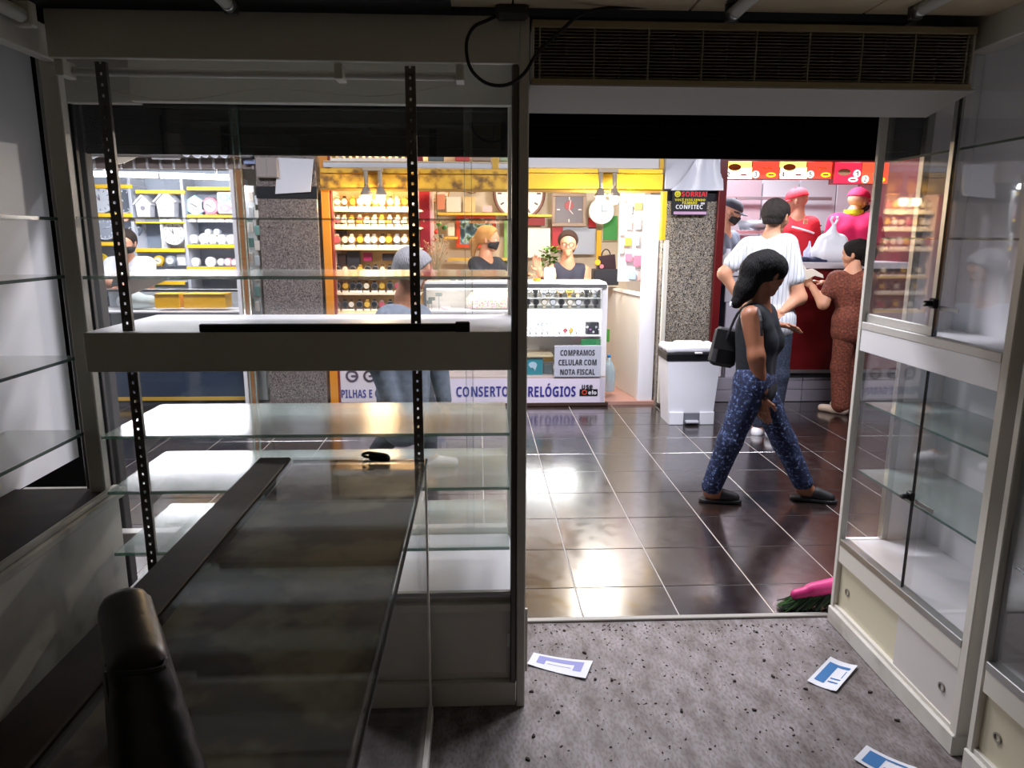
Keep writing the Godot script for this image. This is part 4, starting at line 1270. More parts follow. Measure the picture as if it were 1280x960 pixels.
func area_light(at: Vector3, towards: Vector3, size: Vector2, energy: float, col: Color):
	var l := AreaLight3D.new()
	l.name = numbered("lamp_light")
	l.area_size = size
	l.light_energy = energy
	l.light_color = col
	l.shadow_enabled = true
	l.area_range = 14.0
	add_child(l)
	l.position = at
	l.basis = Basis.looking_at(towards.normalized(), Vector3.UP if absf(towards.normalized().y) < .95 else Vector3.FORWARD)

func omni(at: Vector3, energy: float, col: Color, size := .03):
	var l := OmniLight3D.new()
	l.name = numbered("lamp_light")
	l.light_energy = energy
	l.light_color = col
	l.light_size = size
	l.omni_range = 14.0
	l.omni_attenuation = 2.0
	l.shadow_enabled = true
	add_child(l)
	l.position = at

func nth(i: int, n: int) -> String:
	if i == 0: return "leftmost"
	if i == n - 1: return "rightmost"
	var left := i < n / 2.0
	return ["", "second", "third", "fourth", "fifth", "sixth"][i if left else n - 1 - i] + (" from left" if left else " from right")

# ---- watches: a stand, a strap, a case with a dial and a price ticket
var watch_kinds := []
func make_watches():
	var kinds := [["e9e2d0", "3a2a20", "c9a24a", "white-dial watch with a brown strap"], ["1c1c20", "141416", "b9bcc2", "black-dial watch with a black strap"], ["d9b24a", "c79a34", "d9a93a", "gold watch with a metal band"],
		["e6e8ee", "a9adb4", "c3c6cc", "silver watch with a steel band"], ["f2ece2", "d9cdb6", "e3cfa0", "pale watch with a cream strap"], ["c45a6a", "d7b7b0", "d7b49a", "rose watch with a light strap"]]
	for k in kinds:
		watch_kinds.append(k)

var watch_first := {}
func watch(kind: int, at: Vector3, label: String, group: String, s := 1.0, ticket := true):
	var key := "%d/%s/%s" % [kind, s, ticket]
	var k: Array = watch_kinds[kind]
	if watch_first.has(key):
		copy_of(watch_first[key], at, label, group)
		return
	var r := thing("wristwatch", label, "watch", at, group)
	part("stand", box_mesh(Vector3(.024, .05, .022) * s, .003), mat("d9cfbd", .5), r, at + Vector3(0, .025 * s, -.012))
	part("strap", box_mesh(Vector3(.022, .082, .012) * s, .003), mat(k[1], .5), r, at + Vector3(0, .045 * s, .004))
	var c := part("case", disc_mesh(.026 * s, .014 * s, 16), mat(k[2], .25, .7), r, at + Vector3(0, .05 * s, .014))
	part("dial", disc_mesh(.020 * s, .004 * s, 14), mat(k[0], .35), c, at + Vector3(0, .05 * s, .022 * s))
	if ticket:
		part("price_ticket", box_mesh(Vector3(.045, .018, .003) * s, 0), mat("f4efe8", .6), r, at + Vector3(0, .009 * s, .03))
	watch_first[key] = r

func twin_lamp(label: String, px: float, py: float, d: float, col: Color, energy: float, glow: float):
	var c := P(px, py, d)
	var r := thing("twin_lamp", label, "lamp", c)
	slab("bracket", c + Vector3(-.085, .01, -.02), c + Vector3(.085, .04, .02), mat("b9aa92", .5), r)
	for x in [-1, 1]:
		var a := c + Vector3(x * .06, .01, .0)
		part("arm", tube_mesh([a, a + Vector3(0, -.13, 0)], .019, 12), mat("a79c8c", .5), r)
		part("shade", lathe([Vector2(.052, -.20), Vector2(.05, -.185), Vector2(.02, -.13), Vector2(.0, -.125)], 18), mat("8f8577", .5), r, a)
		part("bulb", lathe([Vector2(0, -.27), Vector2(.03, -.262), Vector2(.042, -.235), Vector2(.036, -.205), Vector2(.02, -.185), Vector2(0, -.18)], 16), mat("fff4dc" if col.b < .9 else "ffffff", .3, 0, 1, glow), r, a)
		omni(a + Vector3(0, -.228, 0), energy, col, .04)

func watch_stall():
	var xl := P(403, 300, 6.55).x
	var xr := P(830, 300, 6.55).x
	struct("floor", box_mesh(Vector3(xr - xl + .1, .06, 3.1), 0), mat("b98d80", .5), Vector3((xl + xr) / 2, 0, -8.1), "pinkish tiled floor of the watch stall")
	struct("wall_back", box_mesh(Vector3(xr - xl + .3, 2.6, .06), 0), mat("e0d4c0", .7), Vector3((xl + xr) / 2, 1.3, -8.45), "cream rear wall of the watch stall")
	struct("wall_left", box_mesh(Vector3(.06, 2.6, 1.6), 0), mat("d9c9b0", .7), Vector3(xl + .02, 1.3, -7.65), "cream side wall of the watch stall by the column")
	struct("wall_right", box_mesh(Vector3(.06, 2.6, 1.9), 0), mat("dcdcdf", .6), Vector3(P(800, 300, 7.4).x + .12, 1.3, -7.5), "white side wall of the watch stall hung with packets")
	struct("ceiling", box_mesh(Vector3(xr - xl + .2, .05, 2.0), 0), mat("d9d3c6", .7), Vector3((xl + xr) / 2, 2.45, -7.6), "pale ceiling of the watch stall")
	# gate box beam and posts
	var bm := thing("stall_beam", "weathered mustard yellow steel beam across the top of the watch stall", "beam", P(615, 225, 6.5))
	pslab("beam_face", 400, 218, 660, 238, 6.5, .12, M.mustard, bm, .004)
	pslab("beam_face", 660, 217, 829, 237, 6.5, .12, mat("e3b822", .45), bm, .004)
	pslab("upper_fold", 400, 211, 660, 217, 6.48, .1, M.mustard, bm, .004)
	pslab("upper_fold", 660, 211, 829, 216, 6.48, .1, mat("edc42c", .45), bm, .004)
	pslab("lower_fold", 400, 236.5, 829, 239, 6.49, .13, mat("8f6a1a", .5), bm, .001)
	var tb := thing("header_panel", "pale grey header panels above the yellow beam of the watch stall", "panel", P(615, 200, 6.55))
	pslab("panel", 404, 203.5, 640, 210, 6.49, .02, mat("c3c6cc", .5), tb)
	pslab("panel", 655, 150, 826, 210, 6.52, .02, mat("d3d3d6", .5), tb)
	pslab("yellow_stile", 615, 197, 623, 211, 6.47, .02, mat("c79c28", .5), tb)
	pslab("yellow_stile", 826, 150, 831, 211, 6.50, .03, mat("d7ab2c", .5), tb)
	pslab("shelf", 404, 201.5, 640, 203, 6.50, .3, mat("d9c9a8", .5), tb)
	slab("upper_back", P(404, 202, 6.85), P(640, 120, 6.85) + Vector3(0, 0, -.02), mat("e6cfa8", .6), tb)
	var po := thing("stall_post", "orange post with a red edge at the left side of the watch stall", "post", Vector3(xl, 0, -6.55))
	pslab("orange_face", 406, 187, 416, 506, 6.52, .08, M.orange, po)
	pslab("red_edge", 416, 187, 419, 506, 6.53, .06, mat("7d2a1e", .5), po)
	var yp := thing("stall_post", "slim yellow post at the right side of the watch stall by the grey column", "post", P(829, 505, 6.55) * Vector3(1, 0, 1))
	pslab("yellow_face", 827, 239, 833, 300, 6.43, .05, M.yellow, yp)
	pslab("white_face", 827, 300, 832, 504, 6.43, .05, M.lam, yp)
	var rp := thing("red_post", "dark red post standing at the right end of the lit watch cabinet", "post", P(532, 320, 6.9))
	pslab("post", 525, 238, 538, 352, 6.85, .1, mat("a3172b", .4), rp, .004)
	pslab("pink_trim", 538, 238, 542, 352, 6.86, .06, mat("e6b9b0", .5), rp)
	# left watch cabinet
	var d := 6.62
	var cb := thing("watch_cabinet", "lit cream watch cabinet with many narrow shelves at the left of the watch stall", "cabinet", P(470, 505, 6.8) * Vector3(1, 0, 1))
	pslab("back_panel", 413, 238, 528, 392, 6.95, .03, mat("e9c894", .6), cb)
	pslab("left_cheek", 414, 238, 418, 392, d, .33, mat("e6c3b4", .5), cb)
	pslab("base", 415, 391, 528, 465, d, .33, M.lam_white, cb)
	var shelves := [262, 284, 310, 345, 366, 389]
	for y in shelves:
		var s := pslab("shelf", 417, y, 527, y + 1.5, d + .02, .33, mat("ead9b0", .4), cb)
		pslab("ticket_rail", 417, y - .4, 527, y + 2.8, d + .012, .01, mat("f0d58a" if y % 2 else "f4ead0", .4), s)
	rng.seed = 5
	var words := ["top", "second", "third", "fourth", "fifth", "lowest"]
	for i in shelves.size():
		for k in 11:
			var kk: int = [4, 0, 2, 3, 4, 2, 5, 0, 4, 2, 3][(k + i * 3) % 11] if i < 3 else [1, 0, 1, 2, 1, 5, 1, 0, 1, 2, 1][(k + i * 2) % 11]
			watch(kk, P(422.5 + k * 9.3 + rng.randf_range(-1, 1), shelves[i] - .2, d + .06 + rng.randf() * .04), "%s, %s on %s shelf of lit cabinet" % [watch_kinds[kk][3], nth(k, 11), words[i]], "watches on the %s shelf of the lit watch cabinet" % words[i], [1.35, 1.25, 1.45, 1.2, 1.25, 1.25][i])
	for q in [[418, 296, 14, 26, "3a2822", "dark brown watch case standing left on the third shelf"], [424, 340, 9, 26, "4a3230", "narrow dark brown box left on the fourth shelf"], [435, 341, 15, 30, "38343a", "black square watch box on the fourth shelf"], [455, 322, 10, 10, "c22c66", "magenta ring box on the fourth shelf of the lit cabinet"], [479, 321, 20, 8, "463c44", "long dark watch case lying high on the fourth shelf"]]:
		var c := P(q[0] + q[2] * .5, q[1] - q[3] * .5 + 4, d + .16)
		solo("watch_box", q[5], "box", box_mesh(Vector3(q[2], q[3], 10) * .0076, .004), mat(q[4], .5), c)
	# goods on the high shelf above the beam
	for k in 12:
		watch([2, 4, 0, 2, 4, 3, 5, 4, 2, 4, 0, 2][k], P(418 + k * 8.2, 201.3, 6.55), "display watch, %s on the high shelf above the mustard beam" % nth(k, 12), "watches on the shelf above the yellow beam", 1.25)
	for q in [[523, 194, 10, 14, "8c1f2b", "dark red box"], [545, 195, 18, 12, "5f6b6c", "grey green box"], [578, 194, 17, 14, "d24a48", "bright red box"], [602, 195, 22, 12, "a8927e", "beige patterned box"], [630, 195, 10, 12, "9fb48c", "pale green box"]]:
		solo("gift_box", q[5] + " on the high shelf above the mustard beam", "box", box_mesh(Vector3(q[2], q[3], 10) * .0075, .004), mat(q[4], .5), P(q[0], q[1], 6.62))
	# sign on the base of the cabinet
	var sg := thing("cabinet_sign", "white sign with blue letters about batteries and accessories under the watch cabinet", "sign", P(480, 505, 6.55) * Vector3(1, 0, 1))
	pslab("kick_board", 414, 504, 529, 508, 6.5, .05, mat("3a2418", .7), sg)
	pslab("board", 415, 392, 529, 504, 6.545, .03, mat("d9d2d8", .5), sg)
	var ink := mat("3d3a8c", .5)
	letters("lettering", "ACESSÓRIOS PARA", .60, .085, ink, sg, P(473, 419, 6.54))
	letters("lettering", "CELULARES", .42, .085, ink, sg, P(473, 438, 6.54))
	letters("lettering", "PILHAS E GARANTIA DE", .75, .075, ink, sg, P(478, 492, 6.54))
	for q in [[440, 470, "5a4c5c"], [462, 470, "4a4148"], [486, 470, "6b4a3c"], [506, 470, "4a4c66"]]:
		part("emblem", ring_mesh(.058, .02, .006, 20), mat(q[2], .5), sg, P(q[0], q[1], 6.54))
		part("emblem_bar", box_mesh(Vector3(.06, .014, .005), 0), mat(q[2], .5), sg, P(q[0] + 3, q[1], 6.54))
		# showcase counter
	var e := 6.5
	var ct := thing("showcase_counter", "long glass showcase counter with lit shelves in the middle of the watch stall", "counter", P(655, 505, 6.6) * Vector3(1, 0, 1))
	var y1 := P(650, 352, e).y
	pslab("top", 531, 352.5, 758, 357, e - .02, .42, mat("dfe2e4", .25), ct)
	pslab("top_rim", 530, 355, 759, 360, e - .03, .015, M.steel, ct)
	pslab("front_pane", 534, 360, 752, 470, e, .005, M.glass, ct, 0)
	pslab("end_post", 751, 357, 758, 505, e, .03, M.lam_white, ct)
	pslab("end_post", 530, 357, 534, 470, e, .03, M.steel, ct)
	pslab("end_panel", 750, 357, 752, 470, e + .03, .38, M.lam_white, ct)
	pslab("back_panel", 531, 357, 752, 470, e + .38, .02, mat("eceae6", .5), ct)
	pslab("led_strip", 532, 360.5, 750, 362, e + .03, .02, mat("ffffff", .4, 0, 1, 2.0), ct)
	area_light(P(640, 363.5, e + .05), Vector3(0, -.8, -.55), Vector2(1.5, .03), K * .16, Color("fff6ea"))
	for y in [372.5, 386]:
		pslab("shelf", 653, y, 751, y + 1, e + .02, .34, mat("e6ece8", .3), ct)
	pslab("shelf", 653, 419.5, 751, 421, e + .02, .36, M.lam_white, ct)
	pslab("shelf", 653, 444, 692, 446.5, e + .02, .36, mat("d8c9a2", .4), ct)
	pslab("shelf", 532, 388.5, 651, 391, e + .02, .36, M.lam_white, ct)
	pslab("floor_board", 531, 470, 757, 473, e, .4, mat("c9b7b0", .5), ct)
	pslab("base_panel", 531, 473, 556, 504, e + .01, .04, mat("d9d2d8", .5), ct)
	part("seal", ring_mesh(.05, .018, .006, 20), mat("a84048", .5), ct, P(548, 487, e + .004))
	pslab("blue_mark", 545, 462, 555, 471, e - .004, .004, mat("3a6fb0", .5), ct)
	pslab("base_sign", 556, 473, 756, 504, e, .04, mat("dcd3e4", .45), ct)
	pslab("kick_board", 530, 504, 760, 508, e - .01, .05, mat("3a2418", .7), ct)
	letters("lettering", "CONSERTO", .48, .095, mat("2b2a86", .45), ct, P(603, 489.5, e - .006))
	letters("lettering", "DE", .10, .095, mat("2b2a86", .45), ct, P(645, 489.5, e - .006))
	letters("lettering", "RELÓGIOS", .44, .125, mat("2b2a86", .45), ct, P(690, 487.5, e - .006))
	pslab("card_logo", 724.5, 486.5, 747, 495, e - .006, .005, mat("121216", .5), ct)
	letters("logo_lettering", "use", .10, .045, mat("121216", .5), ct, P(734, 484, e - .008))
	letters("logo_lettering", "elo", .075, .04, mat("e9e9ee", .5), ct, P(740.5, 490.5, e - .014))
	part("logo_swirl", ring_mesh(.024, .009, .005, 18), mat("c9432c", .5), ct, P(730.5, 490.5, e - .014))
	# lit box and jewellery, lamps inside the case
	pslab("lit_panel", 655, 389, 726, 412, e + .33, .02, mat("ffffff", .4, 0, 1, 1.7), ct)
	area_light(P(690, 402, e + .31), Vector3(0, -.15, 1), Vector2(.5, .16), K * .25, Color("ffffff"))
	for k in 9:
		watch([3, 1, 3, 3, 0, 2, 4, 1, 3][k], P(658.5 + k * 10.6, 372, e + .07), "display watch, %s on the showcase counter's upper glass shelf" % nth(k, 9), "watches on the upper shelf of the showcase counter", 1.3, false)
		watch([1, 1, 4, 3, 1, 4, 3, 1, 1][k], P(659 + k * 10.6, 385.6, e + .07), "display watch, %s on the showcase counter's second glass shelf" % nth(k, 9), "watches on the second shelf of the showcase counter", 1.2, false)
	for k in 9:
		watch([3, 3, 3, 3, 4, 3, 5, 2, 3][k], P(663 + k * 7.2, 419, e + .09), "small watch, %s in the front row before the lit panel" % nth(k, 9), "watches before the lit panel of the counter", .9, false)
	for k in 4:
		watch(3, P(672 + k * 5.5, 411, e + .2), "small silver watch, %s in the back row before the lit panel" % nth(k, 4), "back row before the lit panel", .8, false)
	var rk := thing("pendant_rack", "black velvet pendant rack at the right end of the lit counter shelf", "rack", P(741, 419, e + .1))
	pslab("pad", 732, 403, 751, 419, e + .1, .06, mat("22222a", .8), rk)
	for k in 5:
		part("pendant", sphere(.012), mat(["c9ccd2", "8a5a9c", "d9dce2", "b9bcc6", "e3e6ec"][k], .25, .6), rk, P(734.5 + k * 3.6, 409 + (k % 3) * 3, e + .09))
	var gs := solo("green_ticket", "green printed card leaning inside the counter above the grey notice", "card", box_mesh(Vector3(.19, .06, .006), .001), mat("1f8a4c", .5), P(739, 428, e + .02))
	var nt := thing("notice_board", "grey notice about buying mobile phones with a receipt, on the counter front", "sign", P(723, 452, e - .012))
	pslab("board", 693, 432, 751, 471, e - .02, .012, mat("b9bcca", .5), nt)
	var bk := mat("23242c", .5)
	letters("lettering", "COMPRAMOS", .315, .052, bk, nt, P(722, 441, e - .024))
	letters("lettering", "CELULAR COM", .35, .052, bk, nt, P(722, 453, e - .024))
	letters("lettering", "NOTA FISCAL", .32, .052, bk, nt, P(722, 465, e - .024))
	var tq := thing("packaged_cable", "turquoise package with a pale swoosh low in the counter", "package", P(668, 470, e + .05))
	pslab("card", 655, 448, 678.5, 471, e + .05, .03, mat("1f8a98", .45), tq)
	part("swoosh", extrude(curve_band(), .006), mat("b8d3e6", .5), tq, P(666, 459, e + .046))
	solo("yellow_packet", "yellow packet behind the turquoise package in the counter", "package", box_mesh(Vector3(.10, .05, .03), .003), mat("e3b421", .5), P(685, 448, e + .09))
	solo("grey_packet", "dark grey blister pack beside the turquoise package", "package", box_mesh(Vector3(.09, .12, .03), .006), mat("5d6a6c", .5), P(685, 463, e + .09))
	# left half of the counter: stands and a flowered bag
	var bag := solo("flowered_bag", "flower patterned soft bag inside the left half of the counter", "bag", blob([[Vector3(-.17, 0, 0), Vector3(.2, 0, 0), .07, .07], [Vector3(-.12, .05, 0), Vector3(.2, .05, 0), .07, .06], [Vector3(0, .08, 0), Vector3(.15, .08, 0), .05, .05]], .012, .04), flower_mat(), P(615, 377, e + .16))
	for q in [[540, 388.5, .11], [549, 388.5, .15], [536, 388.5, .08]]:
		var c := P(q[0], q[1], e + .12)
		var r := thing("display_stand", ["slim metal earring stand", "tall metal watch stand with a dark head", "short metal ring stand"][[.11, .15, .08].find(q[2])] + " at the left of the showcase counter", "stand", c)
		part("foot", lathe([Vector2(0.03, 0), Vector2(.03, .006), Vector2(.006, .012), Vector2(0, .013)], 14), M.steel, r, c)
		part("rod", tube_mesh([c, c + Vector3(0, q[2], 0)], .004, 6), M.steel, r)
		part("head", box_mesh(Vector3(.06, .03, .02), .004), mat("57605f", .5), r, c + Vector3(0, q[2], 0))
	solo("pink_bowl", "small pink glass bowl on the counter's left shelf", "bowl", lathe([Vector2(.02, 0), Vector2(.03, .004), Vector2(.045, .04), Vector2(.04, .04), Vector2(.0, .01)], 16), mat("d4b3bb", .3), P(557, 388.5, e + .13))
	# on the counter
	var i := 0
	for q in [[566, 348, "glass tumbler, left of two on the counter"], [576, 348, "glass tumbler, right of two on the counter"]]:
		solo("tumbler", q[2], "glass", lathe([Vector2(0, 0), Vector2(.028, 0), Vector2(.033, .08), Vector2(.03, .08), Vector2(.026, .006), Vector2(0, .006)], 16), mat("a9c2cc", .05, 0, .35), P(q[0], 352.3, e + .15))
	solo("cloth_bundle", "white folded cloth on the counter in front of the blonde woman", "cloth", blob([[Vector3(-.05, .03, 0), Vector3(.06, .03, 0), .035, .035], [Vector3(-.01, .045, 0), Vector3(.05, .05, .01), .03, .025]], .009, .02), mat("e6dede", .8), P(589, 352.3, e + .15))
	solo("paper_pad", "white papers lying on the counter below the woman with glasses", "paper", box_mesh(Vector3(.34, .012, .16), .002), mat("e9e9ee", .7), P(728, 352.3, e + .14) + Vector3(0, .006, 0))
	solo("tape_roll", "amber roll of tape on the counter by the woman's raised hand", "tape", ring_mesh(.035, .015, .03), mat("e0992c", .4), P(671, 352.3, e + .12) + Vector3(0, .017, 0), "", Basis(Vector3.RIGHT, PI / 2))
	solo("paper_bag", "small white paper bag standing on the counter by the woman with glasses", "bag", box_mesh(Vector3(.10, .13, .07), .012), mat("ece6ec", .7), P(687, 343, e + .25))
	back_of_watch_stall()
	right_of_watch_stall()
	twin_lamp("tarnished twin lamp with two warm bulbs hanging from the mustard beam at the left", 466, 215, 6.4, Color("ffd9a0"), K * .16, 2.6)
	twin_lamp("twin lamp with two bright white bulbs hanging from the yellow beam at the right", 760, 217, 6.4, Color("fff7ee"), K * .42, 5.0)
	tube_box("lit white tube light on the watch stall ceiling behind the beam", Vector3(.3, 2.40, -7.3), 1.2, K * 1.1, Color("fff1dc"))
	tube_box("short lit tube light over the left watch cabinet", Vector3(-.85, 2.40, -6.85), .7, K * .4, Color("ffdcaa"))

func tube_box(label: String, at: Vector3, long: float, energy: float, col: Color):
	var t := thing("tube_light", label, "light", at)
	slab("batten", at + Vector3(-long / 2, 0, -.03), at + Vector3(long / 2, .03, .03), M.lam_white, t)
	part("tube", tube_mesh([at + Vector3(-long / 2, -.02, 0), at + Vector3(long / 2, -.02, 0)], .014, 10), mat("ffffff", .4, 0, 1, 3.0), t)
	area_light(at + Vector3(0, -.04, 0), Vector3(0, -1, 0), Vector2(long, .06), energy, col)

func curve_band() -> Array:
	var out := []
	for i in 9:
		var t := i / 8.0 * PI
		out.append(Vector2(-.03 + cos(t) * -.04 + .03, .02 + sin(t) * .03))
	for i in 9:
		var t := (8 - i) / 8.0 * PI
		out.append(Vector2(-.03 + cos(t) * -.018 + .03, -.01 + sin(t) * .018 - .03 * (1 - i / 8.0)))
	return out

func flower_mat() -> StandardMaterial3D:
	var m := StandardMaterial3D.new()
	m.albedo_texture = noise_tex(.05, ["c4637f", "e6c9cf", "dfe3da", "8fc46a", "6a7f6c"], [0.2, .4, .55, .7, .9], FastNoiseLite.TYPE_CELLULAR, 2, 256, 61)
	m.roughness = .7
	return triplanar(m, 3.0)

func picture(label: String, x0: float, y0: float, x1: float, y1: float, d: float, frame: Material, field: Material, border := 4.0) -> Node3D:
	var r := thing("framed_picture", label, "picture", pmid(x0, y0, x1, y1, d))
	pslab("frame", x0, y0, x1, y0 + border, d, .03, frame, r, .004)
	pslab("frame", x0, y1 - border, x1, y1, d, .03, frame, r, .004)
	pslab("frame", x0, y0 + border, x0 + border, y1 - border, d, .03, frame, r, .004)
	pslab("frame", x1 - border, y0 + border, x1, y1 - border, d, .03, frame, r, .004)
	pslab("canvas", x0 + border - .5, y0 + border - .5, x1 - border + .5, y1 - border + .5, d + .012, .012, field, r, 0)
	return r

func back_of_watch_stall():
	var d := 8.3
	var art := StandardMaterial3D.new()
	art.albedo_texture = noise_tex(.02, ["1d2f38", "3c5a66", "7fb0c4", "d3e2e6", "4f7a4c", "23402e"], [0.15, .35, .5, .6, .75, .95], FastNoiseLite.TYPE_SIMPLEX_SMOOTH, 4, 256, 71)
	art.roughness = .4
	triplanar(art, 1.3)
	picture("orange framed landscape painting in blues and greens behind the blonde woman", 570, 268, 620, 310, d, mat("d24a22", .45), art, 5)
	picture("green framed picture right of the blonde woman's mask", 630, 278, 652, 330, d, mat("7fae5a", .45), mat("d9d9c4", .6), 4)
	# shelves
	var sh := thing("wall_shelf", "yellow edged wall shelves behind the blonde woman in the watch stall", "shelf", P(600, 300, d))
	for q in [[545, 652, 266], [555, 572, 296], [560, 660, 323], [655, 690, 268]]:
		pslab("shelf", q[0], q[2], q[1], q[2] + 3, d - .2, .25, mat("dfb64a", .5), sh)
	clock("big round wall clock with a brown rim, half hidden by the cream corner post", 649, 242, 31, d - .05, "6e4a44", "ece8e6", "4a4650", 7.9)
	clock("round wall clock with a cream dial and orange rim at the top behind the beam", 548, 240, 13, d, "d59a3a", "efe0c4", "8a6a3a", 2.0)
	clock("round brown rimmed wall clock peeking below the beam over the orange painting", 590, 232, 9, d, "7a4b30", "e2c9a4", "6a4a30", 5.0)
	var sq := picture("square wall clock with a dark dial in a pale wooden frame above the glasses wearer", 690, 241, 733, 283, d - .1, mat("9c8778", .5), mat("5b5460", .4), 4.5)
	for i in 4:
		var t := TAU * i / 4
		part("hour_mark", box_mesh(Vector3(.012, .035, .004), 0), mat("f0e4e4", .5), sq, P(711.5, 262, d - .1) + Vector3(sin(t), cos(t), 0) * .12 + Vector3(0, 0, -.004), Basis(Vector3.BACK, -t))
	for q in [[.15, .11], [2.4, .07]]:
		part("hand", box_mesh(Vector3(.009, q[1], .004), 0), mat("f2d9d9", .4), sq, P(711.5, 262, d - .1) + Vector3(sin(q[0]), cos(q[0]), 0) * q[1] * .45 + Vector3(0, 0, .0), Basis(Vector3.BACK, -q[0]))
	part("centre_glow", disc_mesh(.05, .004, 20), mat("a84a50", .5), sq, P(711.5, 257, d - .1) + Vector3(0, 0, -.008))
	clock("white round clock with a wide pale rim below the bright twin lamp", 752, 264, 15, d - .4, "e6ecf2", "c9d7e0", "8fa6b4", 3.0, "", "wall_clock", false)
	# posters and panels
	for q in [[545, 243, 556, 262, "d98a6a", "small salmon card on the top wall shelf"], [558, 246, 576, 265, "e3ddd2", "pale printed card on the top wall shelf, left of the perfume box"], [579, 246, 594, 265, "e0c48a", "gold perfume box on the top wall shelf"], [603, 257, 615, 265, "e5b7bd", "small pink card at the right of the top wall shelf"], [560, 275, 568, 295, "ece6d6", "narrow cream card under the top shelf"], [655, 272, 681, 282, "b8484e", "narrow red label strip above the white poster"], [655, 285, 688, 322, "efeae4", "white poster with a thin curved line left of the plant"],
		[690, 284, 703, 312, "b82e3c", "red poster edge left of the woman with glasses"], [703, 284, 744, 318, "aab4c8", "pale blue landscape poster behind the woman with glasses"], [735, 272, 745, 286, "b9202c", "red sign patch beside the square clock"], [754, 270, 772, 300, "3f9a4c", "green poster right of the yellow strip"], [745, 288, 752, 330, "e9b021", "yellow upright strip behind the woman with glasses"]]:
		solo("poster", q[5], "poster", box_mesh((P(q[2], q[1], d - .02) - P(q[0], q[3], d - .02)).abs() + Vector3(0, 0, .015), .002), mat(q[4], .55), pmid(q[0], q[1], q[2], q[3], d - .02 - (.03 if q[0] == 745 else 0.0)))
	# black handbag on a dark box
	solo("dark_box", "black box under the handbag at the right of the watch stall", "box", box_mesh(Vector3(.25, .16, .2), .006), mat("23232b", .5), P(756, 346, 7.4))
	var hb := thing("handbag", "dark plum handbag with a yellow charm on the black box", "handbag", P(756, 337, 7.4))
	part("body", extrude([Vector2(-.09, -.0), Vector2(.1, 0), Vector2(.085, .15), Vector2(-.07, .13)], .09), mat("2a141e", .4), hb, P(757, 336.5, 7.4))
	var pts := []
	for i in 13: pts.append(Vector3(cos(PI * i / 12) * .045, .13 + sin(PI * i / 12) * .07, 0))
	part("handle", tube_mesh(pts, .006, 8), mat("1a1014", .4), hb, P(757, 336.5, 7.4))
	part("charm", disc_mesh(.03, .02, 14), mat("e6a723", .4), hb, P(747, 328, 7.33))
	part("heart", disc_mesh(.022, .02, 12), mat("c77a86", .4), hb, P(752, 333, 7.34))
	# plant and dried flowers
	var pl := thing("potted_plant", "leafy green potted plant beside the woman with glasses", "plant", P(688, 346, 7.35))
	part("pot", lathe([Vector2(0, 0), Vector2(.05, 0), Vector2(.065, .12), Vector2(.055, .12), Vector2(0, .1)], 16), mat("c9bfae", .6), pl, P(688, 346, 7.35))
	var st := starts()
	rng.seed = 12
	for i in 170:
		var o := P(687, 322, 7.35) + Vector3(rng.randf_range(-.08, .08), rng.randf_range(-.09, .1), rng.randf_range(-.06, .06))
		var a := rng.randf() * TAU
		var v := Vector3(cos(a), rng.randf_range(-.3, .6), sin(a)).normalized() * .062
		var w := v.cross(Vector3.UP).normalized() * .02
		quad(st, o, o + v * .5 + w, o + v, o + v * .5 - w, o - Vector3(0, 1, 0))
	var lf := mat("5f9a24", .5)
	part("leaves", ends(st), lf, pl).set_meta("kind", "stuff")
	part("stem", tube_mesh([P(688, 346, 7.35), P(687, 318, 7.35)], .006, 6), mat("4a6a22", .6), pl)
	var df := thing("dried_flowers", "spray of dried brown flowers standing left of the blonde woman", "flowers", P(545, 350, 6.72))
	part("vase", lathe([Vector2(0, 0), Vector2(.035, 0), Vector2(.045, .05), Vector2(.025, .1), Vector2(.02, .1), Vector2(0, .02)], 14), mat("cfc3ae", .4), df, P(545, 352, 6.72))
	st = starts()
	var tips := starts()
	for i in 60:
		var o := P(545, 342, 6.72)
		var tip := P(545 + rng.randf_range(-15, 16), 305 + rng.randf_range(-10, 24), 6.72 + rng.randf_range(-.08, .08))
		add_tube(st, [o, o.lerp(tip, .6) + Vector3(0, .02, 0), tip], .0016, 3, false)
		add_box(tips, tip, Vector3(.014, .014, .014), .003)
	part("stalks", ends(st), mat("9a8a68", .8), df).set_meta("kind", "stuff")
	part("flower_heads", ends(tips), mat("b07f58", .8), df).set_meta("kind", "stuff")
	var hf := thing("hanging_flowers", "red and green artificial flowers hanging by the dark red post", "flowers", P(550, 285, 7.2))
	for i in 9:
		part("petal", sphere(.022), mat(["d8442e", "4fae3a", "3f7a34", "d8442e", "6a6a5c"][i % 5], .6), hf, P(541 + (i * 7) % 17, 275 + (i * 5) % 26, 7.2 + .01 * (i % 3)))
	part("stem", tube_mesh([P(546, 262, 7.2) + Vector3(0, .62, 0), P(546, 262, 7.2), P(548, 285, 7.2), P(550, 303, 7.2)], .005, 6), mat("4a5a34", .7), hf)

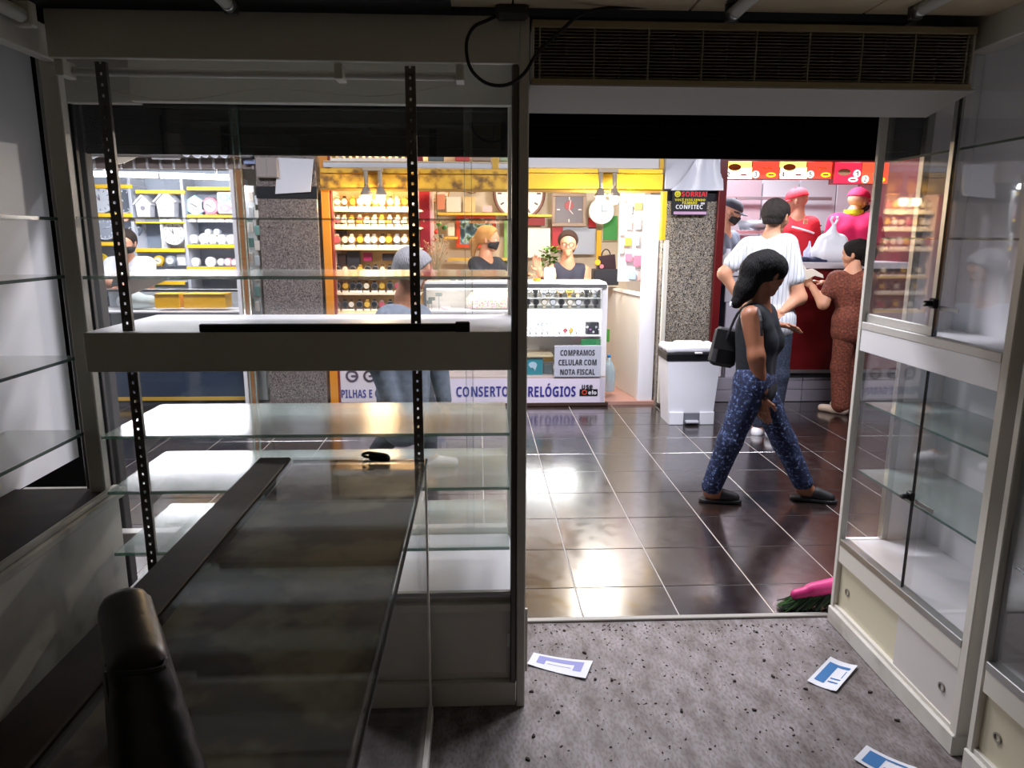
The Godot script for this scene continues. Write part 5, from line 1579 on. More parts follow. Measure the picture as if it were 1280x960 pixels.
func right_of_watch_stall():
	# white panelled door standing open, white lit upright
	var dr := struct("door_1", box_mesh(Vector3(.05, 2.0, .05), 0), mat("e6e6ee", .5), Vector3(0, 0, 0), "white panelled door of the watch stall standing open")
	dr.position = P(809, 400, 6.62) * Vector3(1, 0, 1) + Vector3(0, .95, 0)
	dr.mesh = box_mesh(Vector3(.14, 1.93, .06), .004)
	var lw := thing("low_partition", "low white panelled partition running back from the doorway of the watch stall", "partition", P(783, 505, 6.8) * Vector3(1, 0, 1))
	var a := P(798, 505, 6.65); a.y = 0.03
	var b := P(757, 470, 7.6); b.y = .03
	var dir := (b - a) * Vector3(1, 0, 1)
	var bs := Basis(dir.normalized(), Vector3.UP, dir.normalized().cross(Vector3.UP))
	part("board", box_mesh(Vector3(dir.length(), .98, .04), .003), mat("e3ded4", .5), lw, (a + b) / 2 + Vector3(0, .49, 0), bs)
	part("cap_rail", box_mesh(Vector3(dir.length() + .02, .03, .07), .004), mat("efece6", .4), lw, (a + b) / 2 + Vector3(0, .99, 0), bs)
	for i in 2:
		for e in [[-.36, 0, .03, .74], [.36, 0, .03, .74], [0, .36, .72, .03], [0, -.36, .72, .03]]:
			part("moulding", box_mesh(Vector3(e[2] * dir.length() * .55, e[3], .02) if e[2] > .1 else Vector3(.03, e[3], .02), .004), mat("efece6", .4), lw, (a + b) / 2 + Vector3(0, .49 + e[1], 0) + bs * Vector3((i - .5) * dir.length() * .48 + e[0] * dir.length() * .52, 0, .02), bs)
	# packets hanging on the white side wall
	rng.seed = 9
	var cols := ["c98a5a", "d9b2a0", "e6b23a", "b0708a", "cfd6dc", "c9a0a0", "9fb4c4", "e8e2da"]
	var k := 0
	for q in [[786, 262, 9, 9, 4, "pale grey, in the second row"], [798, 258, 10, 9, 0, "brown, at the top right"], [786, 281, 8, 12, 1, "salmon, below the top pale grey one"], [797, 280, 9, 14, 5, "dusty pink, below the brown one"], [785, 302, 8, 10, 2, "amber yellow"], [796, 300, 6, 14, 7, "cream, right of the amber one"], [786, 322, 9, 10, 3, "mauve, below the amber one"], [797, 326, 10, 14, 3, "large mauve, right of the smaller mauve"], [790, 344, 10, 11, 6, "pale blue, at the bottom"], [800, 345, 6, 12, 5, "dusty pink, at the bottom right"], [777, 288, 6, 12, 4, "pale grey, at the left edge"], [777, 310, 6, 14, 1, "salmon, at the left edge"], [779, 250, 6, 11, 7, "cream, at the top left"]]:
		var c := P(q[0], q[1], 6.95)
		var r := thing("hanging_packet", "small hanging packet on the white side wall, " + q[5], "packet", c, "packets on the side wall of the watch stall")
		part("packet", box_mesh(Vector3(q[2], q[3], 3) * .0075, .003), mat(cols[q[4]], .5), r, c)
		part("hook", tube_mesh([c + Vector3(0, q[3] * .0045, -.06), c + Vector3(0, q[3] * .0045, .02)], .002, 5), M.steel, r)
		k += 1
	slab("rack_panel", P(772, 352, 6.99), P(806, 240, 6.99) + Vector3(0, 0, -.02), mat("dfe0e6", .5), lw)
	# water bottle on the floor
	var bt := thing("water_bottle", "large clear blue-tinted water bottle on the floor beside the counter end", "bottle", P(760, 488, 6.75))
	part("body", lathe([Vector2(0, 0), Vector2(.06, 0), Vector2(.065, .02), Vector2(.065, .2), Vector2(.04, .27), Vector2(.016, .30), Vector2(.016, .33), Vector2(0, .33)], 18), mat("a8d4e6", .08, 0, .4), bt, P(760, 488, 6.75))
	part("cap", lathe([Vector2(0, 0), Vector2(.018, 0), Vector2(.018, .025), Vector2(0, .027)], 14), mat("2f7fc0", .4), bt, P(760, 488, 6.75) + Vector3(0, .325, 0))
	solo("green_packet", "slim green packet hanging beside the counter's end post", "packet", box_mesh(Vector3(.03, .12, .02), .004), mat("4f9a34", .5), P(760, 419, 6.62))
	# the black sign on the column
	var sg := thing("camera_sign", "black sign with a yellow smiley and red heading on the grey granite column", "sign", pmid(840, 238, 884, 269, 6.42))
	var d := 6.455
	pslab("board", 840, 238, 884, 269, d, .02, mat("0d0d12", .45), sg)
	part("smiley", disc_mesh(.028, .008, 20), mat("e9dc2c", .5), sg, P(847, 242.5, d) + Vector3(0, 0, .003))
	for x in [-.009, .009]: part("smiley_eye", sphere(.004), mat("111111", .5), sg, P(847, 241.6, d) + Vector3(x, 0, .008))
	var arc := []
	for i in 7: arc.append(P(847, 242.8, d) + Vector3(cos(PI + PI * i / 6) * .014, sin(PI + PI * i / 6) * .011, .008))
	part("smiley_mouth", tube_mesh(arc, .002, 5), mat("111111", .5), sg)
	letters("lettering", "SORRIA!", .225, .042, mat("e0202c", .5), sg, P(868, 242.7, d) + Vector3(0, 0, .003))
	letters("lettering", "VOCÊ ESTÁ SENDO", .27, .024, mat("e9dc2c", .5), sg, P(862.5, 249.5, d) + Vector3(0, 0, .003))
	letters("lettering", "FILMADO", .13, .024, mat("e9dc2c", .5), sg, P(862, 253.5, d) + Vector3(0, 0, .003))
	letters("lettering", "CONFITEC", .24, .036, mat("eeeef2", .5), sg, P(861.5, 258.6, d) + Vector3(0, 0, .003))
	pslab("caption_bar", 842, 264.5, 883, 268, d - .002, .004, mat("c9a0c4", .5), sg, 0)
	pslab("camera_icon", 876, 253, 881, 255.5, d - .003, .006, mat("c9c9d2", .5), sg)

func bin():
	var c := P(858, 520, 5.95) * Vector3(1, 0, 1)
	var w := .46
	var r := thing("pedal_bin", "white rectangular pedal bin with a black bag rim in front of the grey granite column", "bin", c)
	var m := mat("dfe0e8", .4)
	var st := starts()
	var z := .16
	var bot := [Vector3(-.19, .0, z - .03), Vector3(.18, .0, z - .03), Vector3(.18, .0, -z + .03), Vector3(-.19, 0, -z + .03)]
	var top := [Vector3(-.225, .56, z), Vector3(.215, .56, z), Vector3(.215, .56, -z), Vector3(-.225, .56, -z)]
	for i in 4: quad(st, bot[i], bot[(i + 1) % 4], top[(i + 1) % 4], top[i], Vector3(0, .3, 0))
	quad(st, bot[0], bot[1], bot[2], bot[3], Vector3(0, .3, 0))
	part("bucket", ends(st), m, r, c)
	for x in [-.13, .13]:
		part("foot_panel", box_mesh(Vector3(.12, .11, .02), .006), m, r, c + Vector3(x, .055, z - .012))
	part("pedal_recess", box_mesh(Vector3(.13, .1, .012), .004), mat("6d6f78", .5), r, c + Vector3(0, .05, z - .02))
	part("pedal", box_mesh(Vector3(.11, .02, .06), .006), mat("b9bac2", .4), r, c + Vector3(0, .03, z + .0))
	st = starts()
	for q in [[.232, .54, .168], ]:
		add_box(st, Vector3(-.005, .575, 0), Vector3(.462, .075, .335), .012)
	part("bag_rim", ends(st), mat("15161a", .3), r, c)
	part("lid", blob([[Vector3(-.2, .64, -.13), Vector3(.19, .64, -.13), .028, .028], [Vector3(-.2, .64, .13), Vector3(.19, .64, .13), .028, .028], [Vector3(-.2, .645, 0), Vector3(.19, .645, 0), .034, .034], [Vector3(-.2, .64, -.13), Vector3(-.2, .64, .13), .028, .028], [Vector3(.19, .64, -.13), Vector3(.19, .64, .13), .028, .028], [Vector3(-.1, .65, -.07), Vector3(.1, .65, -.07), .04, .04], [Vector3(-.1, .65, .07), Vector3(.1, .65, .07), .04, .04]], .012, .03), m, r, c + Vector3(0, -.005, 0))
	part("lid_tab", box_mesh(Vector3(.06, .012, .03), .004), m, r, c + Vector3(.02, .615, z + .02))

func food_stall():
	var x0 := P(900, 300, 6.55).x
	var x1 := 4.6
	struct("floor", box_mesh(Vector3(x1 - x0, .24, 2.9), 0), mat("a9a6ad", .5), Vector3((x0 + x1) / 2, .12, -8.13), "raised floor of the food stall")
	struct("wall_back", box_mesh(Vector3(x1 - x0, 3, .06), 0), mat("d3d5da", .4), Vector3((x0 + x1) / 2, 1.5, -9.0), "pale tiled back wall of the food stall kitchen")
	struct("wall_right", box_mesh(Vector3(.1, 3, 3.4), 0), mat("6a2a2c", .5), Vector3(x1 + .05, 1.5, -7.9), "dark red side wall of the food stall")
	struct("wall_left", box_mesh(Vector3(.04, 2.2, 1.9), 0), mat("c4c2ca", .5), Vector3(x0 + .03, 1.1, -7.95), "pale side wall of the food stall by the granite column")
	# riser tiles of the step
	var stp := thing("tiled_step", "step faced with pale violet tiles under the food stall counter", "step", Vector3(2.8, 0, -6.68))
	for i in 8:
		for j in 2:
			slab("tile", Vector3(x0 + .01 + i * .3, .005 + j * .118, -6.62), Vector3(x0 + .305 + i * .3, .118 + j * .118, -6.64), mat("86828c" if (i + j) % 2 else "8d8892", .35), stp, .002)
	slab("core", Vector3(x0, 0, -6.64), Vector3(x0 + 2.45, .24, -6.68), mat("4a484c", .7), stp, 0)
	# maroon frame and counter
	var fr := thing("maroon_frame", "dark maroon upright frame at the left side of the food stall", "frame", P(899, 500, 6.5) * Vector3(1, 0, 1))
	pslab("upright", 893, 190, 902, 500, 6.44, .06, M.maroon, fr)
	pslab("lintel", 897, 120, 1200, 202, 6.56, .06, M.maroon, fr)
	var ct := thing("food_counter", "dark red food stall counter with a pale worktop", "counter", P(1030, 500, 6.7) * Vector3(1, 0, 1))
	pslab("front", 984, 335, 1130, 463, 6.6, .03, M.maroon, ct)
	pslab("worktop", 982, 328, 1140, 336, 6.56, .5, mat("b9b4b8", .3), ct, .004)
	pslab("steel_kick", 984, 462, 1130, 466, 6.59, .03, M.steel, ct)
	pslab("toe_space", 984, 466, 1130, 476, 6.62, .03, M.dark, ct)
	var lp := thing("tiled_partition", "low pale tiled partition left of the red food counter", "partition", P(945, 500, 6.65) * Vector3(1, 0, 1))
	for i in 3:
		for j in 4:
			pslab("tile", 907 + i * 24.4, 345 + j * 33, 930.9 + i * 24.4, 377.5 + j * 33, 6.64, .02, mat("a4a1ac" if (i + j) % 2 else "aaa7b0", .35), lp, .002)
	pslab("core", 906, 344, 980, 478, 6.66, .03, mat("5a585e", .7), lp)
	pslab("cap", 905, 338, 980, 345, 6.62, .3, mat("b9b6bd", .4), lp)
	# menu light boxes
	var cols := ["f6c53a", "cf3a2c", "f6b93a", "cf3a2c", "b8243c", "d2462e"]
	for i in 6:
		var xa := 906.5 + i * 34.2
		var hi := 199 if i < 4 else 200
		var lo := 224 if i < 4 else 230
		var z := 6.85 - (.06 if i >= 4 else 0.0)
		var num: String = ["2", "3", "4", "5", "1", "2"][i]
		var c := pmid(xa, hi, xa + 34, lo, z)
		var words := ["yellow menu light box at the far left over the food stall", "red menu light box between the two yellow ones over the food stall", "yellow menu light box second of its colour, between two red ones", "red menu light box just left of the lower crimson one", "crimson menu light box hanging lower than the yellow ones", "red menu light box at the far right of the row"]
		var r := thing("menu_sign", words[i], "sign", c)
		pslab("case", xa, hi - 8, xa + 34, lo, z + .006, .10, mat("8f1a1c", .5), r)
		if i == 0 or i == 2:
			pslab("lit_face", xa + .4, hi - 8, xa + 33.6, hi + 10, z, .005, mat("f7c860", .4, 0, 1, 1.2), r, 0)
			pslab("lit_face", xa + .4, hi + 10, xa + 33.6, hi + 16, z, .005, mat("fbe2a0", .4, 0, 1, 1.2), r, 0)
			pslab("lit_face", xa + .4, hi + 16, xa + 33.6, lo - .6, z, .005, mat("fff4dc", .4, 0, 1, 1.2), r, 0)
		else:
			pslab("lit_face", xa + .4, hi - 8, xa + 33.6, lo - .6, z, .005, mat(cols[i], .4, 0, 1, 1.05), r, 0)
		slab("hanger", Vector3(c.x - .012, P(xa + 17, hi - 8, z).y - .01, -z - .05), Vector3(c.x + .012, 2.778, -z - .07), M.dark, r)
		part("number_disc", disc_mesh(.034, .006, 18), mat("f6eee6", .4, 0, 1, .9), r, P(xa + (28.0 if i == 4 else 4.0), lo - (13.0 if i == 4 else 6.0), z - .006))
		letters("number", num, .026, .042, mat("2a2430", .5), r, P(xa + (28.0 if i == 4 else 4.0), lo - (13.0 if i == 4 else 6.0), z - .012))
		part("price_oval", extrude(ellipse(.045, .022), .005), mat("f2dc1e" if i % 2 else "f2e6e2", .4, 0, 1, .8), r, P(xa + 23, lo - 5.5, z - .006))
		part("price_bar", box_mesh(Vector3(.05, .012, .004), 0), mat("c4302c", .5), r, P(xa + 23, lo - 5.5, z - .012))
		if i % 2:
			var pts := []
			for k in 13: pts.append(P(xa + 12 + k, lo - 13.5 + 1.6 * sin(k * 1.7), z - .008))
			part("script_line", tube_mesh(pts, .004, 5), mat("f2c23a", .5), r)
		else:
			part("food_print", extrude(ellipse(.06, .03), .004), mat("c9762c" if i < 4 else "e0b98a", .5), r, P(xa + 12, lo - 15, z - .006))
		pslab("white_band", xa + 6, hi - 1, xa + 33, hi + 3, z - .003, .004, mat("f6ece8", .4, 0, 1, .9), r, 0)
	# kitchen fittings
	var hd := thing("steel_hood", "brushed steel panels and hood at the back of the kitchen", "hood", P(1000, 270, 8.8))
	for i in 4:
		pslab("panel", 905 + i * 46, 224, 949.5 + i * 46, 330, 8.85, .02, mat(["b6a6ac", "c3c6ca", "c9ccd0", "d6d6da"][i], .3, .5), hd)
	pslab("rail", 905, 246, 1040, 250, 8.7, .04, M.steel, hd)
	hd = thing("kitchen_worktop", "steel kitchen worktop with a pale drawer below, behind the two cooks", "worktop", P(1000, 300, 8.4))
	pslab("worktop", 905, 288, 1085, 292, 8.3, .5, M.steel, hd)
	pslab("drawer_front", 1012, 294, 1040, 332, 8.29, .03, mat("c9cbd0", .3, .5), hd)
	pslab("handle", 1016, 281, 1027, 283, 8.3, .02, M.dark, hd)
	var pan := thing("stock_pot", "grey steel pot on the kitchen worktop behind the man in grey", "pot", P(940, 289, 8.45))
	part("bowl", lathe([Vector2(0, 0), Vector2(.15, 0), Vector2(.2, .12), Vector2(.19, .12), Vector2(.14, .02), Vector2(0, .02)], 24), mat("8d9094", .35, .7), pan, P(942, 289, 8.45))
	part("handle", tube_mesh([Vector3(-.2, .1, 0), Vector3(-.27, .11, 0), Vector3(-.27, .11, .05)], .01, 8), mat("8d9094", .35, .7), pan, P(942, 289, 8.45))
	solo("squeeze_bottle", "pale clear squeeze bottle on the food counter", "bottle", lathe([Vector2(0, 0), Vector2(.05, 0), Vector2(.05, .1), Vector2(.015, .15), Vector2(.006, .2), Vector2(0, .2)], 16), mat("cdd3ea", .2, 0, .7), P(1010, 328, 6.8))
	solo("dark_cloth", "dark navy cloth lying folded on the food counter", "cloth", blob([[Vector3(-.15, .02, 0), Vector3(.1, .025, .0), .028, .03], [Vector3(.05, .02, .03), Vector3(.17, .015, .02), .025, .018], [Vector3(-.08, .035, -.02), Vector3(-.02, .03, .02), .025, .025]], .009, .02), mat("1f2440", .8), P(1008, 328.5, 6.66))
	# white carrier bag on the counter
	var bg := thing("carrier_bag", "white plastic carrier bag full of food standing on the red counter", "bag", P(1036, 329, 6.7))
	part("bag", blob([[Vector3(-.08, .1, 0), Vector3(.1, .1, 0), .095, .095], [Vector3(-.06, .2, 0), Vector3(.08, .2, .0), .07, .075], [Vector3(0, .26, 0), Vector3(.02, .36, 0), .05, .014]], .012, .05, [[Vector3(0, -1, 0), -.012]]), mat("e8eaf0", .35), bg, P(1036, 329.5, 6.7))
	for x in [-1, 1]:
		part("handle", tube_mesh([Vector3(.015, .34, 0), Vector3(.015 + x * .03, .40, 0), Vector3(.015 + x * .02, .43, .01)], .01, 6), mat("e8eaf0", .35), bg, P(1036, 329.5, 6.7))
	solo("white_bottle", "white plastic bottle at the left end of the food stall by the maroon frame", "bottle", lathe([Vector2(0, 0), Vector2(.045, 0), Vector2(.05, .02), Vector2(.05, .13), Vector2(.02, .17), Vector2(.018, .2), Vector2(0, .2)], 16), mat("e2e4f0", .4), P(909, 338, 6.75))
	var l := thing("ceiling_light", "white square light panel on the food stall ceiling", "light", Vector3(3.1, 2.75, -7.7))
	part("panel_lamp", box_mesh(Vector3(1.2, .03, .5), .004), mat("ffffff", .4, 0, 1, 2.5), l, Vector3(3.1, 2.75, -7.7))
	area_light(Vector3(3.1, 2.72, -7.7), Vector3(0, -1, .05), Vector2(1.2, .5), K * 4.4, Color("f6f4ff"))
	struct("ceiling", box_mesh(Vector3(x1 - x0, .05, 2.6), 0), mat("d6d6da", .6), Vector3((x0 + x1) / 2, 2.8, -7.9), "pale ceiling of the food stall")

# ---------------------------------------------------------------- people
func stripes(base: String, line: String, every: int, vertical := true) -> StandardMaterial3D:
	var im := Image.create(128, 128, false, Image.FORMAT_RGB8)
	im.fill(Color(base))
	for i in range(0, 128, every):
		im.fill_rect(Rect2i(i, 0, 2, 128) if vertical else Rect2i(0, i, 128, 2), Color(line))
	var m := StandardMaterial3D.new()
	m.albedo_texture = ImageTexture.create_from_image(im)
	m.roughness = .85
	return triplanar(m, 3.0)

func printed(cols: Array, stops: Array, scale: float, freq := .05, sd := 3) -> StandardMaterial3D:
	var m := StandardMaterial3D.new()
	m.albedo_texture = noise_tex(freq, cols, stops, FastNoiseLite.TYPE_SIMPLEX_SMOOTH, 3, 256, sd)
	m.roughness = .85
	return triplanar(m, scale)

var strands: NoiseTexture2D
func hair_mat(hex: String) -> StandardMaterial3D:
	if strands == null:
		strands = noise_tex(.06, ["000000", "ffffff"], [0.2, .8], FastNoiseLite.TYPE_SIMPLEX, 3, 256, 91)
	var m := StandardMaterial3D.new()
	m.albedo_color = Color(hex)
	m.roughness = .75
	m.metallic_specular = .3
	m.heightmap_enabled = true
	m.heightmap_texture = strands
	m.heightmap_scale = .5
	triplanar(m, 1.0)
	m.uv1_scale = Vector3(9, 1.6, 9)
	return m

func legs_below(J: Dictionary, at: Vector3, face: Vector3, hip_y: float, floor_y: float):
	var f := (face * Vector3(1, 0, 1)).normalized()
	var side := Vector3(-f.z, 0, f.x) * .09     # the person's right
	for e in [["l", -1.0], ["r", 1.0]]:
		var s: Vector3 = side * e[1]
		J["hp" + e[0]] = Vector3(at.x, hip_y, at.z) + s
		J["kn" + e[0]] = Vector3(at.x, lerpf(hip_y, floor_y, .5), at.z) + s * 1.05 + f * .02
		J["an" + e[0]] = Vector3(at.x, floor_y + .085, at.z) + s * 1.1 - f * .02
		J["to" + e[0]] = Vector3(at.x, floor_y + .03, at.z) + s * 1.2 + f * .13

const SHORT := [[0, .045, -.025, 0, .045, .01, .097, .093], [0, -.02, -.05, 0, .0, -.05, .07, .08]]
const SHORT_CLIPS := [[0, -.55, .83, 0, .055, .066], [0, -1, .15, 0, -.055, -.05]]

func people():
	var fair := mat("c08a6c", .55)
	fair.subsurf_scatter_enabled = false
	var tan_skin := mat("a06b4c", .55)
	var brown := mat("8a583e", .5)
	var navy := mat("22263a", .8)
	var white_cloth := mat("e4e6ec", .8)
	var black := mat("17171b", .7)
	var jeans := printed(["1b2030", "2b3346", "3c4659"], [0.2, .5, .9], 3.0)
	var H := func(o: Dictionary, dir: Vector3, roll := 0.0): o["head_basis"] = facing(dir, roll)

	# the woman walking to the right, nearest of all
	var J := {head = P(959, 344, 4.08), neck = P(948, 376, 4.1), shl = P(958, 392, 4.22), shr = P(938, 394, 3.98), ell = P(972, 420, 4.32), wrl = P(968, 402, 4.30),
		elr = P(946, 446, 3.93), wrr = P(953, 496, 3.97), hpl = P(948, 484, 4.17), hpr = P(938, 487, 4.0), knr = P(912, 552, 3.98), anr = P(889, 609, 4.02), tor = P(915, 622, 4.0), knl = P(980, 552, 4.1), anl = P(1004, 604, 4.03), tol = P(1034, 622, 3.98)}
	J.ell = P(962, 440, 4.34)
	J.wrl = P(966, 405, 4.34)
	var o := {s = .95, skin = brown, top = printed(["0a0c12", "10151f", "18202c"], [.2, .5, .9], 2.0), sleeve = 0.0, top_name = "tank_top", bottom = printed(["0b1022", "111b3a", "192c58", "8ba0c8"], [.1, .48, .68, .82], 3.0, .05, 9), bottom_name = "patterned_trousers", leg = .97, flare = .018, hair = hair_mat("0e0c0d"),
		hair_bones = [[0, .045, -.03, 0, .045, .012, .104, .098], [0, .03, -.1, 0, .0, -.12, .075, .07], [0, -.03, -.10, 0, -.13, -.115, .074, .064], [0, -.13, -.115, 0, -.22, -.14, .056, .036]],
		hair_clips = [[0, -.45, .89, 0, .03, .08]], shoes = mat("19171a", .6), sandal = true, bust = Vector3(1, 0, .1), hand_r = {along = Vector3(.12, -1, 0), palm = Vector3(.7, 0, -.7), curl = .55, thumb = -1.0}, hand_l = {along = Vector3(1, -.1, .1), palm = Vector3(0, -1, .3), curl = .45, thumb = 1.0}}
	H.call(o, Vector3(1, -.38, -.3))
	var p := person("person walking right in a dark tank top and blue patterned trousers, long dark hair", J, o)
	# shoulder bag on her far side
	var bg := thing("shoulder_bag", "black shoulder bag hanging at the walking person's back", "bag", P(908, 440, 4.14))
	part("pouch", box_mesh(Vector3(.15, .23, .10), .03), black, bg, P(906, 434, 4.2), Basis(Vector3.BACK, -.18))
	part("flap", box_mesh(Vector3(.13, .12, .012), .005), mat("212125", .6), bg, P(907, 425, 4.142), Basis(Vector3.BACK, -.18))
	part("strap", tube_mesh(curve_pts([P(908, 424, 4.14), P(922, 392, 4.1), P(940, 379, 4.06), P(950, 395, 3.9), P(952, 420, 3.88)], 16), .008, 6), black, bg)
	part("clasp", box_mesh(Vector3(.07, .028, .02), .006), white_cloth, bg, P(920, 380, 4.02))

	# the man in a white striped shirt, hands on hips, back to us
	J = {head = P(970, 272, 5.42), neck = P(964, 298, 5.42), shl = P(934, 309, 5.48), shr = P(985, 305, 5.34), ell = P(905, 342, 5.48), wrl = P(924, 374, 5.44), elr = P(1000, 372, 5.3), wrr = P(980, 388, 5.28), hpl = P(950, 398, 5.46), hpr = P(974, 398, 5.38),
		knl = P(953, 466, 5.46), knr = P(973, 468, 5.38), anl = P(948, 533, 5.5), anr = P(966, 534, 5.40), tol = P(956, 541, 5.62), tor = P(976, 541, 5.53)}
	o = {s = 1.0, skin = fair, top = stripes("cfd2d8", "8f96a0", 12), sleeve = .62, hem = .04, w = 1.08, bottom = jeans, hair = hair_mat("2f2a28"), hair_bones = SHORT, hair_clips = SHORT_CLIPS, shoes = mat("dcdce2", .6), hand_l = {along = Vector3(.8, -.5, .2), palm = Vector3(.3, -.2, -1), curl = .5}, hand_r = {along = Vector3(-.8, -.5, .1), palm = Vector3(.2, -.2, -1), curl = .5, thumb = -1.0}}
	H.call(o, Vector3(.8, -.12, -.6))
	person("person in a white shirt with thin dark stripes and jeans, hands on hips", J, o)

	# the woman in brown holding a napkin
	J = {head = P(1069, 319, 6.2), neck = P(1066, 339, 6.2), shl = P(1044, 349, 6.24), shr = P(1086, 349, 6.12), ell = P(1029, 380, 6.2), wrl = P(1014, 357, 6.3), elr = P(1040, 372, 6.02), wrr = P(1020, 355, 6.06)}
	J.elr = P(1074, 384, 6.34); J.wrr = P(1030, 354, 6.36)
	legs_below(J, P(1062, 430, 6.2), Vector3(-.6, 0, -.8), .84, 0.0)
	var bro := printed(["3a1a12", "5a2a1c", "7a3d28", "9a5c40"], [.1, .4, .65, .95], 3.0, .06, 15)
	o = {s = .97, skin = fair, top = bro, sleeve = .55, hem = .1, top_name = "blouse", bottom = bro, bottom_name = "trousers", leg = 1.0, flare = .035, w = 1.08, hair = hair_mat("16120f"), hair_bones = [[0, .045, -.03, 0, .045, .01, .1, .096], [0, .04, -.09, 0, .02, -.11, .075, .07], [0, -.02, -.1, 0, -.06, -.09, .06, .05]], hair_clips = [[0, -.4, .9, 0, .04, .07]], shoes = mat("b9a596", .6),
		hand_l = {along = Vector3(-.6, .5, -.2), palm = Vector3(.5, -.3, -.6), curl = .7}, hand_r = {along = Vector3(-1, .2, -.1), palm = Vector3(0, -1, 0), curl = .6, thumb = -1.0}}
	H.call(o, Vector3(-.75, -.1, -.65))
	person("person in a brown patterned blouse and trousers holding a napkin at the food counter", J, o)
	solo("paper_napkin", "crumpled cream napkin held by the person in brown", "napkin", extrude([Vector2(-.1, .0), Vector2(-.075, .035), Vector2(-.085, .1), Vector2(-.055, .06), Vector2(.0, .07), Vector2(.09, .02), Vector2(.1, -.01), Vector2(.02, .01), Vector2(-.04, -.02), Vector2(-.09, -.03)], .02), mat("e6d9c6", .8), P(1015, 346, 6.24))

	# the passer-by in grey
	J = {head = P(516, 338, 4.62), neck = P(506, 372, 4.65), shl = P(524, 398, 4.82), shr = P(486, 400, 4.5), ell = P(546, 450, 4.86), wrl = P(556, 505, 4.84), elr = P(474, 452, 4.44), wrr = P(490, 508, 4.40)}
	legs_below(J, P(505, 490, 4.65), Vector3(1, 0, .1), .78, 0.0)
	J.knl += Vector3(.1, 0, 0); J.anl += Vector3(.16, 0, 0); J.tol += Vector3(.16, 0, 0)
	J.anr += Vector3(-.18, .04, 0); J.tor += Vector3(-.16, .0, 0)
	var greyblue := printed(["4f5763", "5b6471", "687280"], [.2, .5, .9], 1.5)
	o = {s = .98, skin = tan_skin, top = greyblue, sleeve = 1.9, hem = .42, top_name = "long_coat", w = 1.28, gap = .02, bottom = mat("33363e", .8), shoes = mat("dcdce0", .6), hair = hair_mat("8f8e92"), hair_bones = [[0, .04, -.03, 0, .04, .015, .108, .104], [0, -.02, -.05, 0, .0, -.04, .085, .09]], hair_clips = [[0, -.5, .86, 0, .05, .075], [0, -1, .1, 0, -.06, -.04]]}
	H.call(o, Vector3(1, -.3, .1))
	person("person in a long grey coat with grey hair passing in front of the watch cabinet", J, o)

	# clerk of the clock stall, leaning on the counter
	J = {head = P(157, 305, 7.1), neck = P(158, 322, 7.18), shl = P(186, 330, 7.2), shr = P(139, 330, 7.2), ell = P(187, 354, 7.1), wrl = P(165, 357, 6.9), elr = P(134, 353, 7.1), wrr = P(148, 356, 6.9)}
	legs_below(J, P(160, 400, 7.24), Vector3(0, 0, 1), .85, 0.03)
	o = {s = 1.0, skin = fair, top = white_cloth, sleeve = .75, bottom = navy, hair = hair_mat("2a211e"), hair_bones = SHORT, hair_clips = SHORT_CLIPS, mask = black, shoes = black, hand_l = {along = Vector3(-1, 0, .35), palm = Vector3(0, -1, 0), curl = .5}, hand_r = {along = Vector3(.9, 0, .3), palm = Vector3(0, -1, 0), curl = .7, thumb = -1.0}}
	H.call(o, Vector3(.05, -.12, 1))
	person("person in a white polo shirt and black mask leaning on the clock stall counter", J, o)
	var wa := thing("wristwatch", "pale wristwatch on the clock clerk's forearm", "watch", P(167, 356.5, 6.83))
	part("band", tube_mesh([P(166, 356.8, 6.83), P(169, 356.2, 6.85)], .036, 14), mat("d9d6d0", .4), wa)
	part("dial", disc_mesh(.02, .01, 14), mat("f0eee8", .4), wa, P(167.5, 356.5, 6.80))
	solo("mobile_phone", "dark mobile phone held by the clock clerk", "phone", box_mesh(Vector3(.07, .14, .009), .003), black, P(146, 350, 6.76), "", Basis(Vector3.RIGHT, -.7))

	# blonde woman in profile
	J = {head = P(610, 300, 7.2), neck = P(607, 319, 7.22), shl = P(622, 330, 7.36), shr = P(593, 330, 7.14), ell = P(640, 350, 7.2), wrl = P(655, 345, 7.05), elr = P(600, 349, 6.99), wrr = P(634, 349, 6.95)}
	legs_below(J, P(607, 400, 7.26), Vector3(1, 0, .3), .84, 0.03)
	o = {s = .97, skin = fair, top = mat("1a1d29", .8), sleeve = .45, bottom = navy, shoes = black, mask = black, bust = Vector3(.95, 0, .25), hair = hair_mat("b98a52"), hair_bones = [[0, .045, -.03, 0, .05, .01, .102, .096], [0, .02, -.1, 0, -.03, -.14, .045, .05], [0, -.05, -.15, 0, -.16, -.15, .045, .022]], hair_clips = [[0, -.5, .86, 0, .045, .068], [0, -1, -1.2, 0, -.05, -.02]]}
	o.hair_clips = [[0, -.35, .94, 0, .05, .066]]
	H.call(o, Vector3(.96, -.06, .28))
	person("person with blonde tied-back hair, black mask and black t-shirt behind the showcase counter", J, o)

	# woman with glasses
	J = {head = P(710, 306, 7.1), neck = P(709, 327, 7.14), shl = P(731, 338, 7.16), shr = P(691, 337, 7.16), ell = P(733, 356, 7.12), wrl = P(715, 357, 6.98), elr = P(686, 354, 7.04), wrr = P(674, 340, 6.92)}
	legs_below(J, P(710, 400, 7.2), Vector3(-.1, 0, 1), .84, 0.03)
